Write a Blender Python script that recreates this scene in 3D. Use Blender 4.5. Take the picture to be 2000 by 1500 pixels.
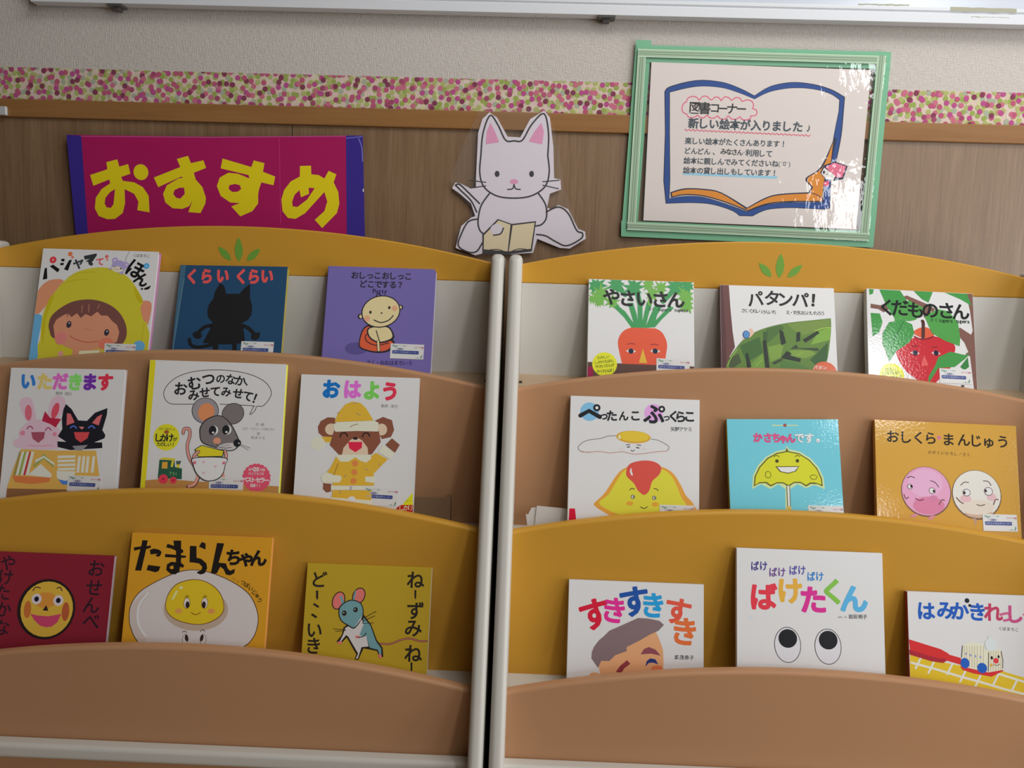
# Children's picture-book display: two tiered racks against a panelled wall.
import bpy, bmesh, math, random
from mathutils import Matrix, Vector
from mathutils.geometry import tessellate_polygon

scene = bpy.context.scene
for o in list(bpy.data.objects):
    bpy.data.objects.remove(o)

EYE = 1.10                     # height of the lens above the floor

# ------------------------------------------------------------------ camera
cam_data = bpy.data.cameras.new('camera')
cam_data.sensor_fit = 'HORIZONTAL'
cam_data.sensor_width = 36.0
cam_data.lens = 27.1123
cam_data.clip_start = 0.01
cam = bpy.data.objects.new('camera', cam_data)
scene.collection.objects.link(cam)
cam.matrix_world = Matrix([[0.999233, -0.033505, 0.020245, 0.042661], [0.024087, 0.11856, -0.992655, -1.480248], [0.030858, 0.992381, 0.119276, 1.1], [0, 0, 0, 1]])
scene.camera = cam

# ------------------------------------------------------------------ light
world = bpy.data.worlds.new('room_light')
scene.world = world
world.use_nodes = True
world.node_tree.nodes['Background'].inputs[0].default_value = (1.0, 0.80, 0.62, 1)
world.node_tree.nodes['Background'].inputs[1].default_value = 0.035

def area(name, loc, target, w, h, power, col):
    d = bpy.data.lights.new(name, 'AREA')
    d.shape = 'RECTANGLE'; d.size = w; d.size_y = h; d.energy = power; d.color = col
    o = bpy.data.objects.new(name, d)
    scene.collection.objects.link(o)
    o.location = loc
    o.rotation_euler = (Vector(target) - Vector(loc)).to_track_quat('-Z', 'Y').to_euler()
    return o
area('window_lower_pane', (2.46, -4.6, EYE + 0.72), (0.3, 0, EYE), 0.40, 0.5, 8.5, (0.93, 0.965, 1.0))
area('window_upper_pane', (2.75, -4.6, EYE + 2.1), (0.3, 0, EYE), 0.6, 0.9, 28, (0.93, 0.965, 1.0))
area('side_fill_light', (4.7, -4.3, EYE + 0.7), (0.3, 0, EYE), 1.7, 1.8, 46, (0.93, 0.965, 1.0))  # added unseen fill, no real window; brightens the racks from outside the glare path
area('near_window_light', (2.45, -1.1, EYE - 0.35), (0.3, -0.25, EYE - 0.35), 1.2, 1.3, 24, (0.93, 0.97, 1.0))
area('ceiling_light', (0.8, -1.0, EYE + 1.45), (0.4, -0.45, EYE - 0.3), 1.5, 0.7, 21, (1.0, 0.98, 0.94))
scene.view_settings.view_transform = 'Standard'
scene.view_settings.look = 'None'
scene.view_settings.gamma = 1.0
scene.view_settings.use_curve_mapping = False
scene.view_settings.exposure = 0.04

# ------------------------------------------------------------------ materials
MATS = {}
def srgb(rgb):
    out = []
    for c in rgb:
        c = c / 255
        out.append(c / 12.92 if c <= 0.04045 else ((c + 0.055) / 1.055) ** 2.4)
    return out
def material(name, rgb, rough=0.5, spec=0.5, bump=None, coat=0.0):
    if name in MATS: return MATS[name]
    m = bpy.data.materials.new(name); m.use_nodes = True
    nt = m.node_tree; b = nt.nodes['Principled BSDF']
    b.inputs['Base Color'].default_value = (*rgb, 1)
    b.inputs['Roughness'].default_value = rough
    b.inputs['Specular IOR Level'].default_value = spec
    if coat:
        b.inputs['Coat Weight'].default_value = coat
        b.inputs['Coat Roughness'].default_value = 0.06
    if bump:
        tc = nt.nodes.new('ShaderNodeTexCoord'); n = nt.nodes.new('ShaderNodeTexNoise'); bp = nt.nodes.new('ShaderNodeBump')
        n.inputs['Scale'].default_value = bump[0]; n.inputs['Detail'].default_value = 2
        bp.inputs['Strength'].default_value = bump[1]; bp.inputs['Distance'].default_value = bump[2]
        nt.links.new(tc.outputs['Object'], n.inputs['Vector']); nt.links.new(n.outputs['Fac'], bp.inputs['Height'])
        nt.links.new(bp.outputs['Normal'], b.inputs['Normal'])
        if coat: nt.links.new(bp.outputs['Normal'], b.inputs['Coat Normal'])
    MATS[name] = m
    return m
def ink(rgb, finish='gloss'):
    k = finish + '_print_%d_%d_%d' % tuple(rgb)
    if finish == 'gloss': return material(k, srgb(rgb), 0.35, 0.35, None, 0.12)
    if finish == 'film': return material(k, srgb(rgb), 0.5, 0.08, (230, 0.25, 0.0004), 0.7)
    return material(k, srgb(rgb), 0.55, 0.3)

def film_material(name, tint, opacity, rough, bscale, bstr):
    m = bpy.data.materials.new(name); m.use_nodes = True
    nt = m.node_tree; nt.nodes.clear()
    out = nt.nodes.new('ShaderNodeOutputMaterial')
    tr = nt.nodes.new('ShaderNodeBsdfTransparent'); df = nt.nodes.new('ShaderNodeBsdfDiffuse'); gl = nt.nodes.new('ShaderNodeBsdfGlossy')
    df.inputs['Color'].default_value = (*tint, 1); gl.inputs['Roughness'].default_value = rough
    m1 = nt.nodes.new('ShaderNodeMixShader'); m2 = nt.nodes.new('ShaderNodeMixShader')
    m1.inputs[0].default_value = opacity
    lw = nt.nodes.new('ShaderNodeFresnel')
    ge = nt.nodes.new('ShaderNodeNewGeometry'); io = nt.nodes.new('ShaderNodeMath'); io.operation = 'MULTIPLY_ADD'
    io.inputs[1].default_value = 1 / 1.5 - 1.5; io.inputs[2].default_value = 1.5      # same reflectance from both faces of the film
    nt.links.new(ge.outputs['Backfacing'], io.inputs[0]); nt.links.new(io.outputs[0], lw.inputs['IOR'])
    tc = nt.nodes.new('ShaderNodeTexCoord'); n = nt.nodes.new('ShaderNodeTexNoise'); bp = nt.nodes.new('ShaderNodeBump')
    mp = nt.nodes.new('ShaderNodeMapping'); mp.inputs['Scale'].default_value = (1.4, 1.0, 0.8)
    n.inputs['Scale'].default_value = bscale; n.inputs['Detail'].default_value = 3
    bp.inputs['Strength'].default_value = bstr; bp.inputs['Distance'].default_value = 0.004
    nt.links.new(tc.outputs['Object'], mp.inputs['Vector']); nt.links.new(mp.outputs['Vector'], n.inputs['Vector'])
    nt.links.new(n.outputs['Fac'], bp.inputs['Height'])
    nt.links.new(bp.outputs['Normal'], gl.inputs['Normal'])
    nt.links.new(tr.outputs[0], m1.inputs[1]); nt.links.new(df.outputs[0], m1.inputs[2])
    nt.links.new(lw.outputs[0], m2.inputs[0]); nt.links.new(m1.outputs[0], m2.inputs[1]); nt.links.new(gl.outputs[0], m2.inputs[2])
    nt.links.new(m2.outputs[0], out.inputs['Surface'])
    return m

def grain_material(name, base, dark, light, scale, stretch, rough, bumpd, spec=0.5):
    m = bpy.data.materials.new(name); m.use_nodes = True
    nt = m.node_tree; b = nt.nodes['Principled BSDF']
    tc = nt.nodes.new('ShaderNodeTexCoord'); mp = nt.nodes.new('ShaderNodeMapping'); mp.inputs['Scale'].default_value = stretch
    n1 = nt.nodes.new('ShaderNodeTexNoise'); n1.inputs['Scale'].default_value = scale; n1.inputs['Detail'].default_value = 6; n1.inputs['Roughness'].default_value = 0.7
    n2 = nt.nodes.new('ShaderNodeTexNoise'); n2.inputs['Scale'].default_value = scale * 0.16; n2.inputs['Detail'].default_value = 3; n2.inputs['Distortion'].default_value = 0.6
    cr = nt.nodes.new('ShaderNodeValToRGB'); e = cr.color_ramp
    e.elements[0].position = 0.28; e.elements[0].color = (*dark, 1); e.elements[1].position = 0.74; e.elements[1].color = (*light, 1)
    k = e.elements.new(0.5); k.color = (*base, 1)
    mx = nt.nodes.new('ShaderNodeMath'); mx.operation = 'MULTIPLY_ADD'; mx.inputs[1].default_value = 0.35
    hf = nt.nodes.new('ShaderNodeMath'); hf.operation = 'MULTIPLY'; hf.inputs[1].default_value = 0.65
    bp = nt.nodes.new('ShaderNodeBump'); bp.inputs['Strength'].default_value = 0.5; bp.inputs['Distance'].default_value = bumpd
    nt.links.new(tc.outputs['Object'], mp.inputs['Vector'])
    for n in (n1, n2): nt.links.new(mp.outputs['Vector'], n.inputs['Vector'])
    nt.links.new(n1.outputs['Fac'], hf.inputs[0]); nt.links.new(n2.outputs['Fac'], mx.inputs[0]); nt.links.new(hf.outputs[0], mx.inputs[2])
    nt.links.new(mx.outputs[0], cr.inputs['Fac']); nt.links.new(cr.outputs['Color'], b.inputs['Base Color'])
    nt.links.new(n1.outputs['Fac'], bp.inputs['Height']); nt.links.new(bp.outputs['Normal'], b.inputs['Normal'])
    b.inputs['Roughness'].default_value = rough
    b.inputs['Specular IOR Level'].default_value = spec
    MATS[name] = m
    return m

def wallpaper_material():
    m = bpy.data.materials.new('woven_wallpaper'); m.use_nodes = True
    nt = m.node_tree; b = nt.nodes['Principled BSDF']
    tc = nt.nodes.new('ShaderNodeTexCoord')
    hs = []
    for st in ((620, 1, 90), (90, 1, 620)):
        mp = nt.nodes.new('ShaderNodeMapping'); mp.inputs['Scale'].default_value = st
        n = nt.nodes.new('ShaderNodeTexNoise'); n.inputs['Scale'].default_value = 1.0; n.inputs['Detail'].default_value = 2
        nt.links.new(tc.outputs['Object'], mp.inputs['Vector']); nt.links.new(mp.outputs['Vector'], n.inputs['Vector']); hs.append(n)
    ad = nt.nodes.new('ShaderNodeMath'); ad.operation = 'ADD'
    nt.links.new(hs[0].outputs['Fac'], ad.inputs[0]); nt.links.new(hs[1].outputs['Fac'], ad.inputs[1])
    bp = nt.nodes.new('ShaderNodeBump'); bp.inputs['Strength'].default_value = 0.8; bp.inputs['Distance'].default_value = 0.0012
    nt.links.new(ad.outputs[0], bp.inputs['Height']); nt.links.new(bp.outputs['Normal'], b.inputs['Normal'])
    cr = nt.nodes.new('ShaderNodeMapRange'); cr.inputs['From Min'].default_value = 0.6; cr.inputs['From Max'].default_value = 1.4
    mix = nt.nodes.new('ShaderNodeMix'); mix.data_type = 'RGBA'
    mix.inputs[6].default_value = (0.555, 0.505, 0.46, 1); mix.inputs[7].default_value = (0.69, 0.64, 0.595, 1)
    nt.links.new(ad.outputs[0], cr.inputs['Value']); nt.links.new(cr.outputs['Result'], mix.inputs[0]); nt.links.new(mix.outputs[2], b.inputs['Base Color'])
    b.inputs['Roughness'].default_value = 0.85; b.inputs['Specular IOR Level'].default_value = 0.2
    return m

WHITE = material('white_melamine', (0.635, 0.61, 0.555), 0.36, 0.5)
YELLOW = material('yellow_board', (0.645, 0.33, 0.04), 0.42, 0.22, (900, 0.15, 0.0003))
TAN = material('tan_board', (0.51, 0.272, 0.14), 0.45, 0.2, (900, 0.15, 0.0003))
BEECH = grain_material('beech_shelf', (0.46, 0.33, 0.21), (0.40, 0.28, 0.17), (0.52, 0.38, 0.25), 60, (0.15, 2, 2), 0.5, 0.0002)
RAIL = grain_material('rail_wood', (0.315, 0.15, 0.05), (0.25, 0.11, 0.034), (0.365, 0.185, 0.068), 70, (0.06, 1.5, 1.5), 0.45, 0.0002, 0.3)
PANEL = grain_material('panel_wood', (0.245, 0.145, 0.075), (0.165, 0.088, 0.042), (0.325, 0.21, 0.12), 300, (1.0, 1.0, 0.035), 0.42, 0.0003, 0.7)
PAPERWALL = wallpaper_material()
ALU = material('painted_aluminium', (0.74, 0.76, 0.80), 0.35, 0.5)
PAGE = material('page_edges', (0.74, 0.72, 0.68), 0.8, 0.2, (700, 0.5, 0.0005))
BLACK = material('black_plastic', (0.015, 0.015, 0.017), 0.5, 0.4)

# ------------------------------------------------------------------ object helpers
def link(o, parent=None):
    scene.collection.objects.link(o)
    if parent: o.parent = parent
    return o
def empty(name, loc=(0, 0, 0), rot=(0, 0, 0)):
    o = bpy.data.objects.new(name, None); o.location = loc; o.rotation_euler = rot
    o.empty_display_size = 0.05
    return link(o)
def tag(o, label, cat, group=None):
    o['label'] = label; o['category'] = cat
    if group: o['group'] = group
    return o
def struct(o):
    o['kind'] = 'structure'; return o
def mesh_obj(name, bm, mats, parent=None, smooth=False, bevel=0, loc=None):
    me = bpy.data.meshes.new(name); bm.normal_update(); bm.to_mesh(me); bm.free()
    for m in (mats if isinstance(mats, (list, tuple)) else [mats]): me.materials.append(m)
    if smooth:
        for p in me.polygons: p.use_smooth = True
    o = bpy.data.objects.new(name, me)
    if loc: o.location = loc
    link(o, parent)
    if bevel:
        b = o.modifiers.new('edge', 'BEVEL'); b.width = bevel; b.segments = 4; b.limit_method = 'ANGLE'; b.angle_limit = math.radians(40)
        for p in me.polygons: p.use_smooth = True
        w = o.modifiers.new('normals', 'WEIGHTED_NORMAL'); w.keep_sharp = True
    return o
def box(bm, x0, x1, y0, y1, z0, z1, mi=0):
    v = [bm.verts.new((x, y, z)) for x in (x0, x1) for y in (y0, y1) for z in (z0, z1)]
    for q in ((0, 1, 3, 2), (4, 6, 7, 5), (0, 4, 5, 1), (2, 3, 7, 6), (0, 2, 6, 4), (1, 5, 7, 3)):
        bm.faces.new([v[i] for i in q]).material_index = mi
def extrude_profile(bm, pts, axis, a, b):
    """closed profile pts (two coords) swept along an axis: 'x' -> pts are (y,z); 'y' -> pts are (x,z)"""
    mk = (lambda p, t: (t, p[0], p[1])) if axis == 'x' else (lambda p, t: (p[0], t, p[1]))
    A = [bm.verts.new(mk(p, a)) for p in pts]; B = [bm.verts.new(mk(p, b)) for p in pts]
    n = len(pts)
    bm.faces.new(A); bm.faces.new(B[::-1])
    for i in range(n): bm.faces.new((A[i], B[i], B[(i+1) % n], A[(i+1) % n]))
    bmesh.ops.recalc_face_normals(bm, faces=bm.faces)

# ------------------------------------------------------------------ flat print (ink laid on a sheet)
GLYPHS = {}
def glyph(ch, bold):
    k = (ch, bold)
    if k not in GLYPHS:
        cu = bpy.data.curves.new('letter', 'FONT'); cu.body = ch; cu.size = 1; cu.offset = bold
        cu.resolution_u = 3; cu.dimensions = '2D'; cu.fill_mode = 'FRONT'
        ob = bpy.data.objects.new('letter', cu); scene.collection.objects.link(ob)
        bpy.context.view_layer.update()
        dg = bpy.context.evaluated_depsgraph_get()
        ev = ob.evaluated_get(dg); me = ev.to_mesh()
        vs = [(v.co.x, v.co.y) for v in me.vertices]; fs = [tuple(p.vertices) for p in me.polygons]
        ev.to_mesh_clear(); bpy.data.objects.remove(ob); bpy.data.curves.remove(cu)
        xs = [v[0] for v in vs] or [0]; ys = [v[1] for v in vs] or [0]
        GLYPHS[k] = (vs, fs, (min(xs) + max(xs)) / 2, (min(ys) + max(ys)) / 2)
    return GLYPHS[k]

def spline(pts, closed, n=5):
    out = []; N = len(pts)
    segs = N if closed else N - 1
    for i in range(segs):
        if closed: p = [pts[(i + k) % N] for k in (-1, 0, 1, 2)]
        else: p = [pts[min(max(i + k, 0), N - 1)] for k in (-1, 0, 1, 2)]
        for s in range(n):
            t = s / n
            out.append(tuple(0.5 * (2*p[1][c] + (p[2][c]-p[0][c])*t + (2*p[0][c]-5*p[1][c]+4*p[2][c]-p[3][c])*t*t + (3*p[1][c]-p[0][c]-3*p[2][c]+p[3][c])*t**3) for c in (0, 1)))
    if not closed: out.append(pts[-1])
    return out
def clip_poly(pts, box_):
    if box_ is None: return pts
    x0, x1, y0, y1 = box_
    for ax, lim, sg in ((0, x0, 1), (0, x1, -1), (1, y0, 1), (1, y1, -1)):
        out = []
        for i in range(len(pts)):
            a, b = pts[i-1], pts[i]
            ia, ib = (a[ax]-lim)*sg >= 0, (b[ax]-lim)*sg >= 0
            if ia != ib:
                t = (lim - a[ax]) / (b[ax] - a[ax])
                out.append((a[0]+(b[0]-a[0])*t, a[1]+(b[1]-a[1])*t))
            if ib: out.append(b)
        pts = out
        if len(pts) < 3: return []
    return pts
def ell(cx, cy, rx, ry, rot, n=28):
    c, s = math.cos(math.radians(rot)), math.sin(math.radians(rot)); o = []
    for i in range(n):
        a = 2*math.pi*i/n; x, y = rx*math.cos(a), ry*math.sin(a)
        o.append((cx + x*c - y*s, cy + x*s + y*c))
    return o

class Print:
    """collects flat coloured shapes (millimetres on the sheet) in stacked layers of ink"""
    STEP = 0.00005
    def __init__(self, clip=None):
        self.items = []; self.clip = clip; self.boxes = []
    def layer(self, pts):
        xs = [p[0] for p in pts]; ys = [p[1] for p in pts]
        b = (min(xs), max(xs), min(ys), max(ys)); k = 1
        for q, lv in self.boxes:
            if q[0] < b[1] and b[0] < q[1] and q[2] < b[3] and b[2] < q[3] and lv >= k: k = lv + 1
        self.boxes.append((b, k)); return k
    def poly(self, col, pts):
        pts = clip_poly(pts, self.clip)
        if len(pts) >= 3: self.items.append((col, self.layer(pts), [pts], None))
    def stroke(self, col, w, pts):
        polys = []
        L = []; R = []
        for i, p in enumerate(pts):
            a = pts[max(i-1, 0)]; b = pts[min(i+1, len(pts)-1)]
            dx, dy = b[0]-a[0], b[1]-a[1]; d = math.hypot(dx, dy) or 1
            L.append((p[0]-dy/d*w/2, p[1]+dx/d*w/2)); R.append((p[0]+dy/d*w/2, p[1]-dx/d*w/2))
        for i in range(len(pts)-1): polys.append([L[i], L[i+1], R[i+1], R[i]])
        for p in (pts[0], pts[-1]): polys.append(ell(p[0], p[1], w/2, w/2, 0, 10))
        polys = [q for q in (clip_poly(q, self.clip) for q in polys) if len(q) >= 3]
        if polys: self.items.append((col, self.layer([p for q in polys for p in q]), polys, None))
    def letters(self, col, lst):
        vs, fs = [], []
        for ch, x, y, em, rot, bold, xs, byem in lst:
            gv, gf, gx, gy = glyph(ch, min(bold, 0.012))
            if not gf: continue
            fat = bold - 0.012
            if byem: gy = 0.38 if ord(ch) > 0x2000 else 0.33
            c, s = math.cos(math.radians(rot)), math.sin(math.radians(rot))
            shifts = [(0, 0)]
            if fat > 0.004:          # heavy lettering: the stroke is thickened all round
                shifts = [(fat*math.cos(k*math.pi/4), fat*math.sin(k*math.pi/4)) for k in range(8)]
            for q, (sx, sy) in enumerate(shifts):
                n = len(vs)
                for px, py in gv:
                    X, Y = (px-gx)*em*xs + sx*em, (py-gy + sy)*em
                    vs.append((x + X*c - Y*s, y + X*s + Y*c, q))
                fs += [tuple(i+n for i in f) for f in gf]
        if fs and self.clip:
            c = self.clip; fs = [f for f in fs if all(c[0] <= vs[i][0] <= c[1] and c[2] <= vs[i][1] <= c[3] for i in f)]
        if fs: self.items.append((col, self.layer(vs), None, (vs, fs)))
    def draw(self, art):
        for e in art:
            if e[0] == 'P': self.poly(e[1], spline(e[3], True) if e[2] else e[3])
            elif e[0] == 'S': self.stroke(e[1], e[2], spline(e[4], False) if e[3] and len(e[4]) > 2 else e[4])
            elif e[0] == 'E': self.poly(e[1], ell(*e[2:7]))
            elif e[0] == 'T': self.letters(e[1], [(e[2], e[3], e[4], e[5]/(0.83 + 2*max(e[7] - 0.012, 0)), e[6], e[7], e[8], False)])
            elif e[0] == 'W':
                st, a, b = e[2], e[3], e[4]; n = max(len(st)-1, 1)
                self.letters(e[1], [(ch, a[0]+(b[0]-a[0])*i/n, a[1]+(b[1]-a[1])*i/n, e[5]/(0.93 + 2*max(e[7] - 0.012, 0)), e[6], e[7], e[8], True) for i, ch in enumerate(st)])
        return self
    def into(self, bm, mats, finish, y=0.0, step=None):
        """adds the ink to bm: sheet lies in local x,z and faces -y"""
        step = step or self.STEP
        idx = {m.name: i for i, m in enumerate(mats)}
        for col, lv, polys, tri in self.items:
            m = ink(col, finish)
            if m.name not in idx: idx[m.name] = len(mats); mats.append(m)
            mi = idx[m.name]; yy = y - step*lv - 0.00002
            if tri:
                vv = [bm.verts.new((p[0]/1000, yy - 0.000005*p[2], p[1]/1000)) for p in tri[0]]
                for f in tri[1]:
                    try: fc = bm.faces.new([vv[i] for i in f])
                    except ValueError: continue
                    fc.material_index = mi
                    fc.normal_update()
                    if fc.normal.y > 0: fc.normal_flip()
            else:
                for j, q in enumerate(polys):
                    vv = [bm.verts.new((p[0]/1000, yy - 0.000006*(j % 3), p[1]/1000)) for p in q]
                    if len(q) == 4 and len(polys) > 1: tris = [(0, 1, 2, 3)]
                    else: tris = tessellate_polygon([[Vector((p[0], p[1], 0)) for p in q]])
                    for t in tris:
                        try: fc = bm.faces.new([vv[i] for i in t])
                        except ValueError: continue
                        fc.material_index = mi
                        fc.normal_update()
                        if fc.normal.y > 0: fc.normal_flip()

# ------------------------------------------------------------------ the setting
ZR0, ZR1, ZB1 = EYE + 0.2962, EYE + 0.3293, EYE + 0.3873     # rail bottom, rail top, border top
bm = bmesh.new()
box(bm, -2.2, 2.2, 0.0, 0.1, 0.0, EYE + 1.4)
struct(mesh_obj('wall_back', bm, PAPERWALL))
for n_, (xa, xb) in enumerate(((-2.2, -0.4144), (-0.4128, 2.2))):
    bm = bmesh.new()
    box(bm, xa, xb, -0.0005, 0.002, 0.0, ZR0 + 0.004)
    struct(mesh_obj('trim_%d' % (n_ + 3), bm, PANEL))
bm = bmesh.new()
box(bm, -0.4147, -0.4125, -0.0002, 0.001, 0.0, ZR0)
struct(mesh_obj('trim_5', bm, BLACK))
bm = bmesh.new()
box(bm, -2.2, 2.2, -0.0065, 0.001, ZR0, ZR1)
struct(mesh_obj('trim_1', bm, RAIL, bevel=0.002))
bm = bmesh.new()
box(bm, -2.2, 2.2, -3.2, 0.1, -0.05, 0.0)
struct(mesh_obj('floor', bm, grain_material('floor_wood', (0.36, 0.24, 0.13), (0.28, 0.18, 0.09), (0.42, 0.29, 0.17), 30, (0.1, 1, 1), 0.4, 0.0002)))

# dotted paper border between the rail and the wallpaper
random.seed(11)
bm = bmesh.new()
box(bm, -2.2, 2.2, -0.0006, 0.001, ZR1 - 0.001, ZB1)
DOTS = [(0.74, 0.61, 0.52), (0.66, 0.63, 0.36), (0.45, 0.48, 0.17), (0.33, 0.41, 0.10), (0.42, 0.45, 0.34), (0.60, 0.17, 0.25), (0.50, 0.09, 0.27), (0.24, 0.055, 0.10), (0.52, 0.11, 0.20), (0.38, 0.08, 0.16)]
border_mats = [material('border_paper', (0.72, 0.56, 0.48), 0.8, 0.2)] + [material('border_dot_%d' % i, c, 0.8, 0.2) for i, c in enumerate(DOTS)]
hgt = ZB1 - ZR1
def scatter(cell, keep):
    out = []
    for a in range(int(3.0 / cell)):
        for b in range(-1, int(hgt / cell) + 2):
            if random.random() < keep:
                out.append((-1.5 + (a + 0.5 * (b % 2)) * cell + random.uniform(-0.42, 0.42) * cell, ZR1 + b * cell + random.uniform(-0.42, 0.42) * cell))
    return out
k = 0
for level, (cell, keep, kinds) in enumerate(((0.0140, 0.9, (0, 1)), (0.0112, 0.96, (2, 2, 3, 3, 4)), (0.0180, 0.92, (5, 6, 8)), (0.0185, 0.92, (6, 7, 7, 9, 5, 8)))):
    for x, z in scatter(cell, keep):
        i = random.choice(kinds); k += 1
        r = 0.0048 if i > 1 else 0.0052
        q = clip_poly([(x + r*math.cos(t*math.pi/8), z + r*math.sin(t*math.pi/8)) for t in range(16)], (-2, 2, ZR1, ZB1))
        if len(q) < 3: continue
        y = -0.0007 - 0.00012 * level - 0.00001 * (k % 11)
        f = bm.faces.new([bm.verts.new((p[0], y, p[1])) for p in q]); f.material_index = i + 1
        f.normal_update()
        if f.normal.y > 0: f.normal_flip()
struct(mesh_obj('trim_2', bm, border_mats))

# ------------------------------------------------------------------ whiteboard
ZW = EYE + 0.4967
wb = tag(empty('whiteboard', (0, 0, ZW)), 'whiteboard with white aluminium frame hung high above the book racks', 'whiteboard')
XL, XR = -0.885, 1.7
bm = bmesh.new()
extrude_profile(bm, [(-0.004, 0), (-0.026, 0), (-0.026, 0.0165), (-0.0235, 0.0175), (-0.0235, 0.0195), (-0.026, 0.0205), (-0.026, 0.0265), (-0.018, 0.0275), (-0.004, 0.0275)], 'x', XL, XR)
mesh_obj('bottom_frame', bm, ALU, wb, bevel=0.0006)
bm = bmesh.new(); box(bm, XL + 0.02, XR, -0.018, -0.004, 0.027, 0.9)
mesh_obj('board', bm, material('whiteboard_enamel', (0.62, 0.66, 0.74), 0.2, 0.5), wb)
bm = bmesh.new(); box(bm, XL, XL + 0.022, -0.026, -0.004, 0.0278, 0.9)
mesh_obj('side_frame', bm, ALU, wb, bevel=0.001)
bm = bmesh.new(); box(bm, XL, XR, -0.004, 0.0, 0.004, 0.9)
mesh_obj('backing', bm, ALU, wb)
for cx, w_ in ((0.1624, 0.016), (-0.732, 0.014)):
    bm = bmesh.new(); box(bm, cx - w_, cx + w_, -0.024, -0.002, -0.0035, 0.0005); box(bm, cx - w_*0.4, cx + w_*0.4, -0.018, -0.002, -0.008, -0.003)
    mesh_obj('mounting_clip', bm, material('dark_steel', (0.10, 0.095, 0.09), 0.4, 0.5), wb, bevel=0.0008)
for cx in (0.035, 0.054):
    bm = bmesh.new(); bmesh.ops.create_circle(bm, cap_ends=True, radius=0.0013, segments=10, matrix=Matrix.Translation((cx, -0.012, -0.0002)))
    mesh_obj('screw_hole', bm, BLACK, wb)
tape_m = material('old_tape', (0.40, 0.39, 0.28), 0.35, 0.5)
for x0, x1, z0, z1 in ((0.769, 0.885, 0.0195, 0.0275), (0.807, 0.873, 0.0105, 0.0125), (0.61, 0.70, 0.029, 0.033)):
    bm = bmesh.new(); random.seed(int(x0 * 1000))
    top = []; bot = []
    for i in range(13):
        x = x0 + (x1 - x0) * i / 12
        top.append((x, z1 - random.uniform(0, 0.0012))); bot.append((x, z0 + random.uniform(0, 0.0016)))
    extrude_profile(bm, top + bot[::-1], 'y', -0.0262 if z1 < 0.028 else -0.0182, -0.0255 if z1 < 0.028 else -0.0175)
    mesh_obj('tape_residue', bm, tape_m, wb)

# little metal catch at the end of the rail
bm = bmesh.new(); box(bm, -0.98, -0.9485, -0.0125, -0.006, EYE + 0.2975, EYE + 0.314)
tag(mesh_obj('magnetic_catch', bm, material('pale_plastic', (0.55, 0.56, 0.57), 0.4, 0.5), bevel=0.002), 'small pale plastic catch fixed on the wooden wall rail', 'catch')

# ------------------------------------------------------------------ display racks
W, PT, GAP = 0.888, 0.0225, 0.0085
CX = W / 2 + PT + GAP / 2
YB, Y1, Y2, Y3, YF, PSL = -0.0998, -0.1919, -0.2802, -0.3727, -0.1306, 0.385
ZH, SH, Z1, S1, Z2, S2, Z3, S3 = [EYE + v if i % 2 == 0 else v for i, v in enumerate([0.0999, 0.0508, -0.1145, 0.0469, -0.334, 0.0482, -0.5546, 0.0503])]
ZHW, ZL, ZF1, ZF2, ZF3 = EYE + 0.0154, EYE + -0.7075, EYE + -0.1441, EYE + -0.3983, EYE + -0.6219
TB = 0.02
def arch_board(bm, y0, y1, zb, za, sag, half, n=40):
    half += 0.01           # the ends run into grooves in the side panels
    top = [(half * (2*i/n - 1), za - sag * (2*i/n - 1) ** 2 * (half/(W/2))**2) for i in range(n + 1)]
    extrude_profile(bm, [(-half, zb)] + top + [(half, zb)], 'y', y0, y1)
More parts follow.
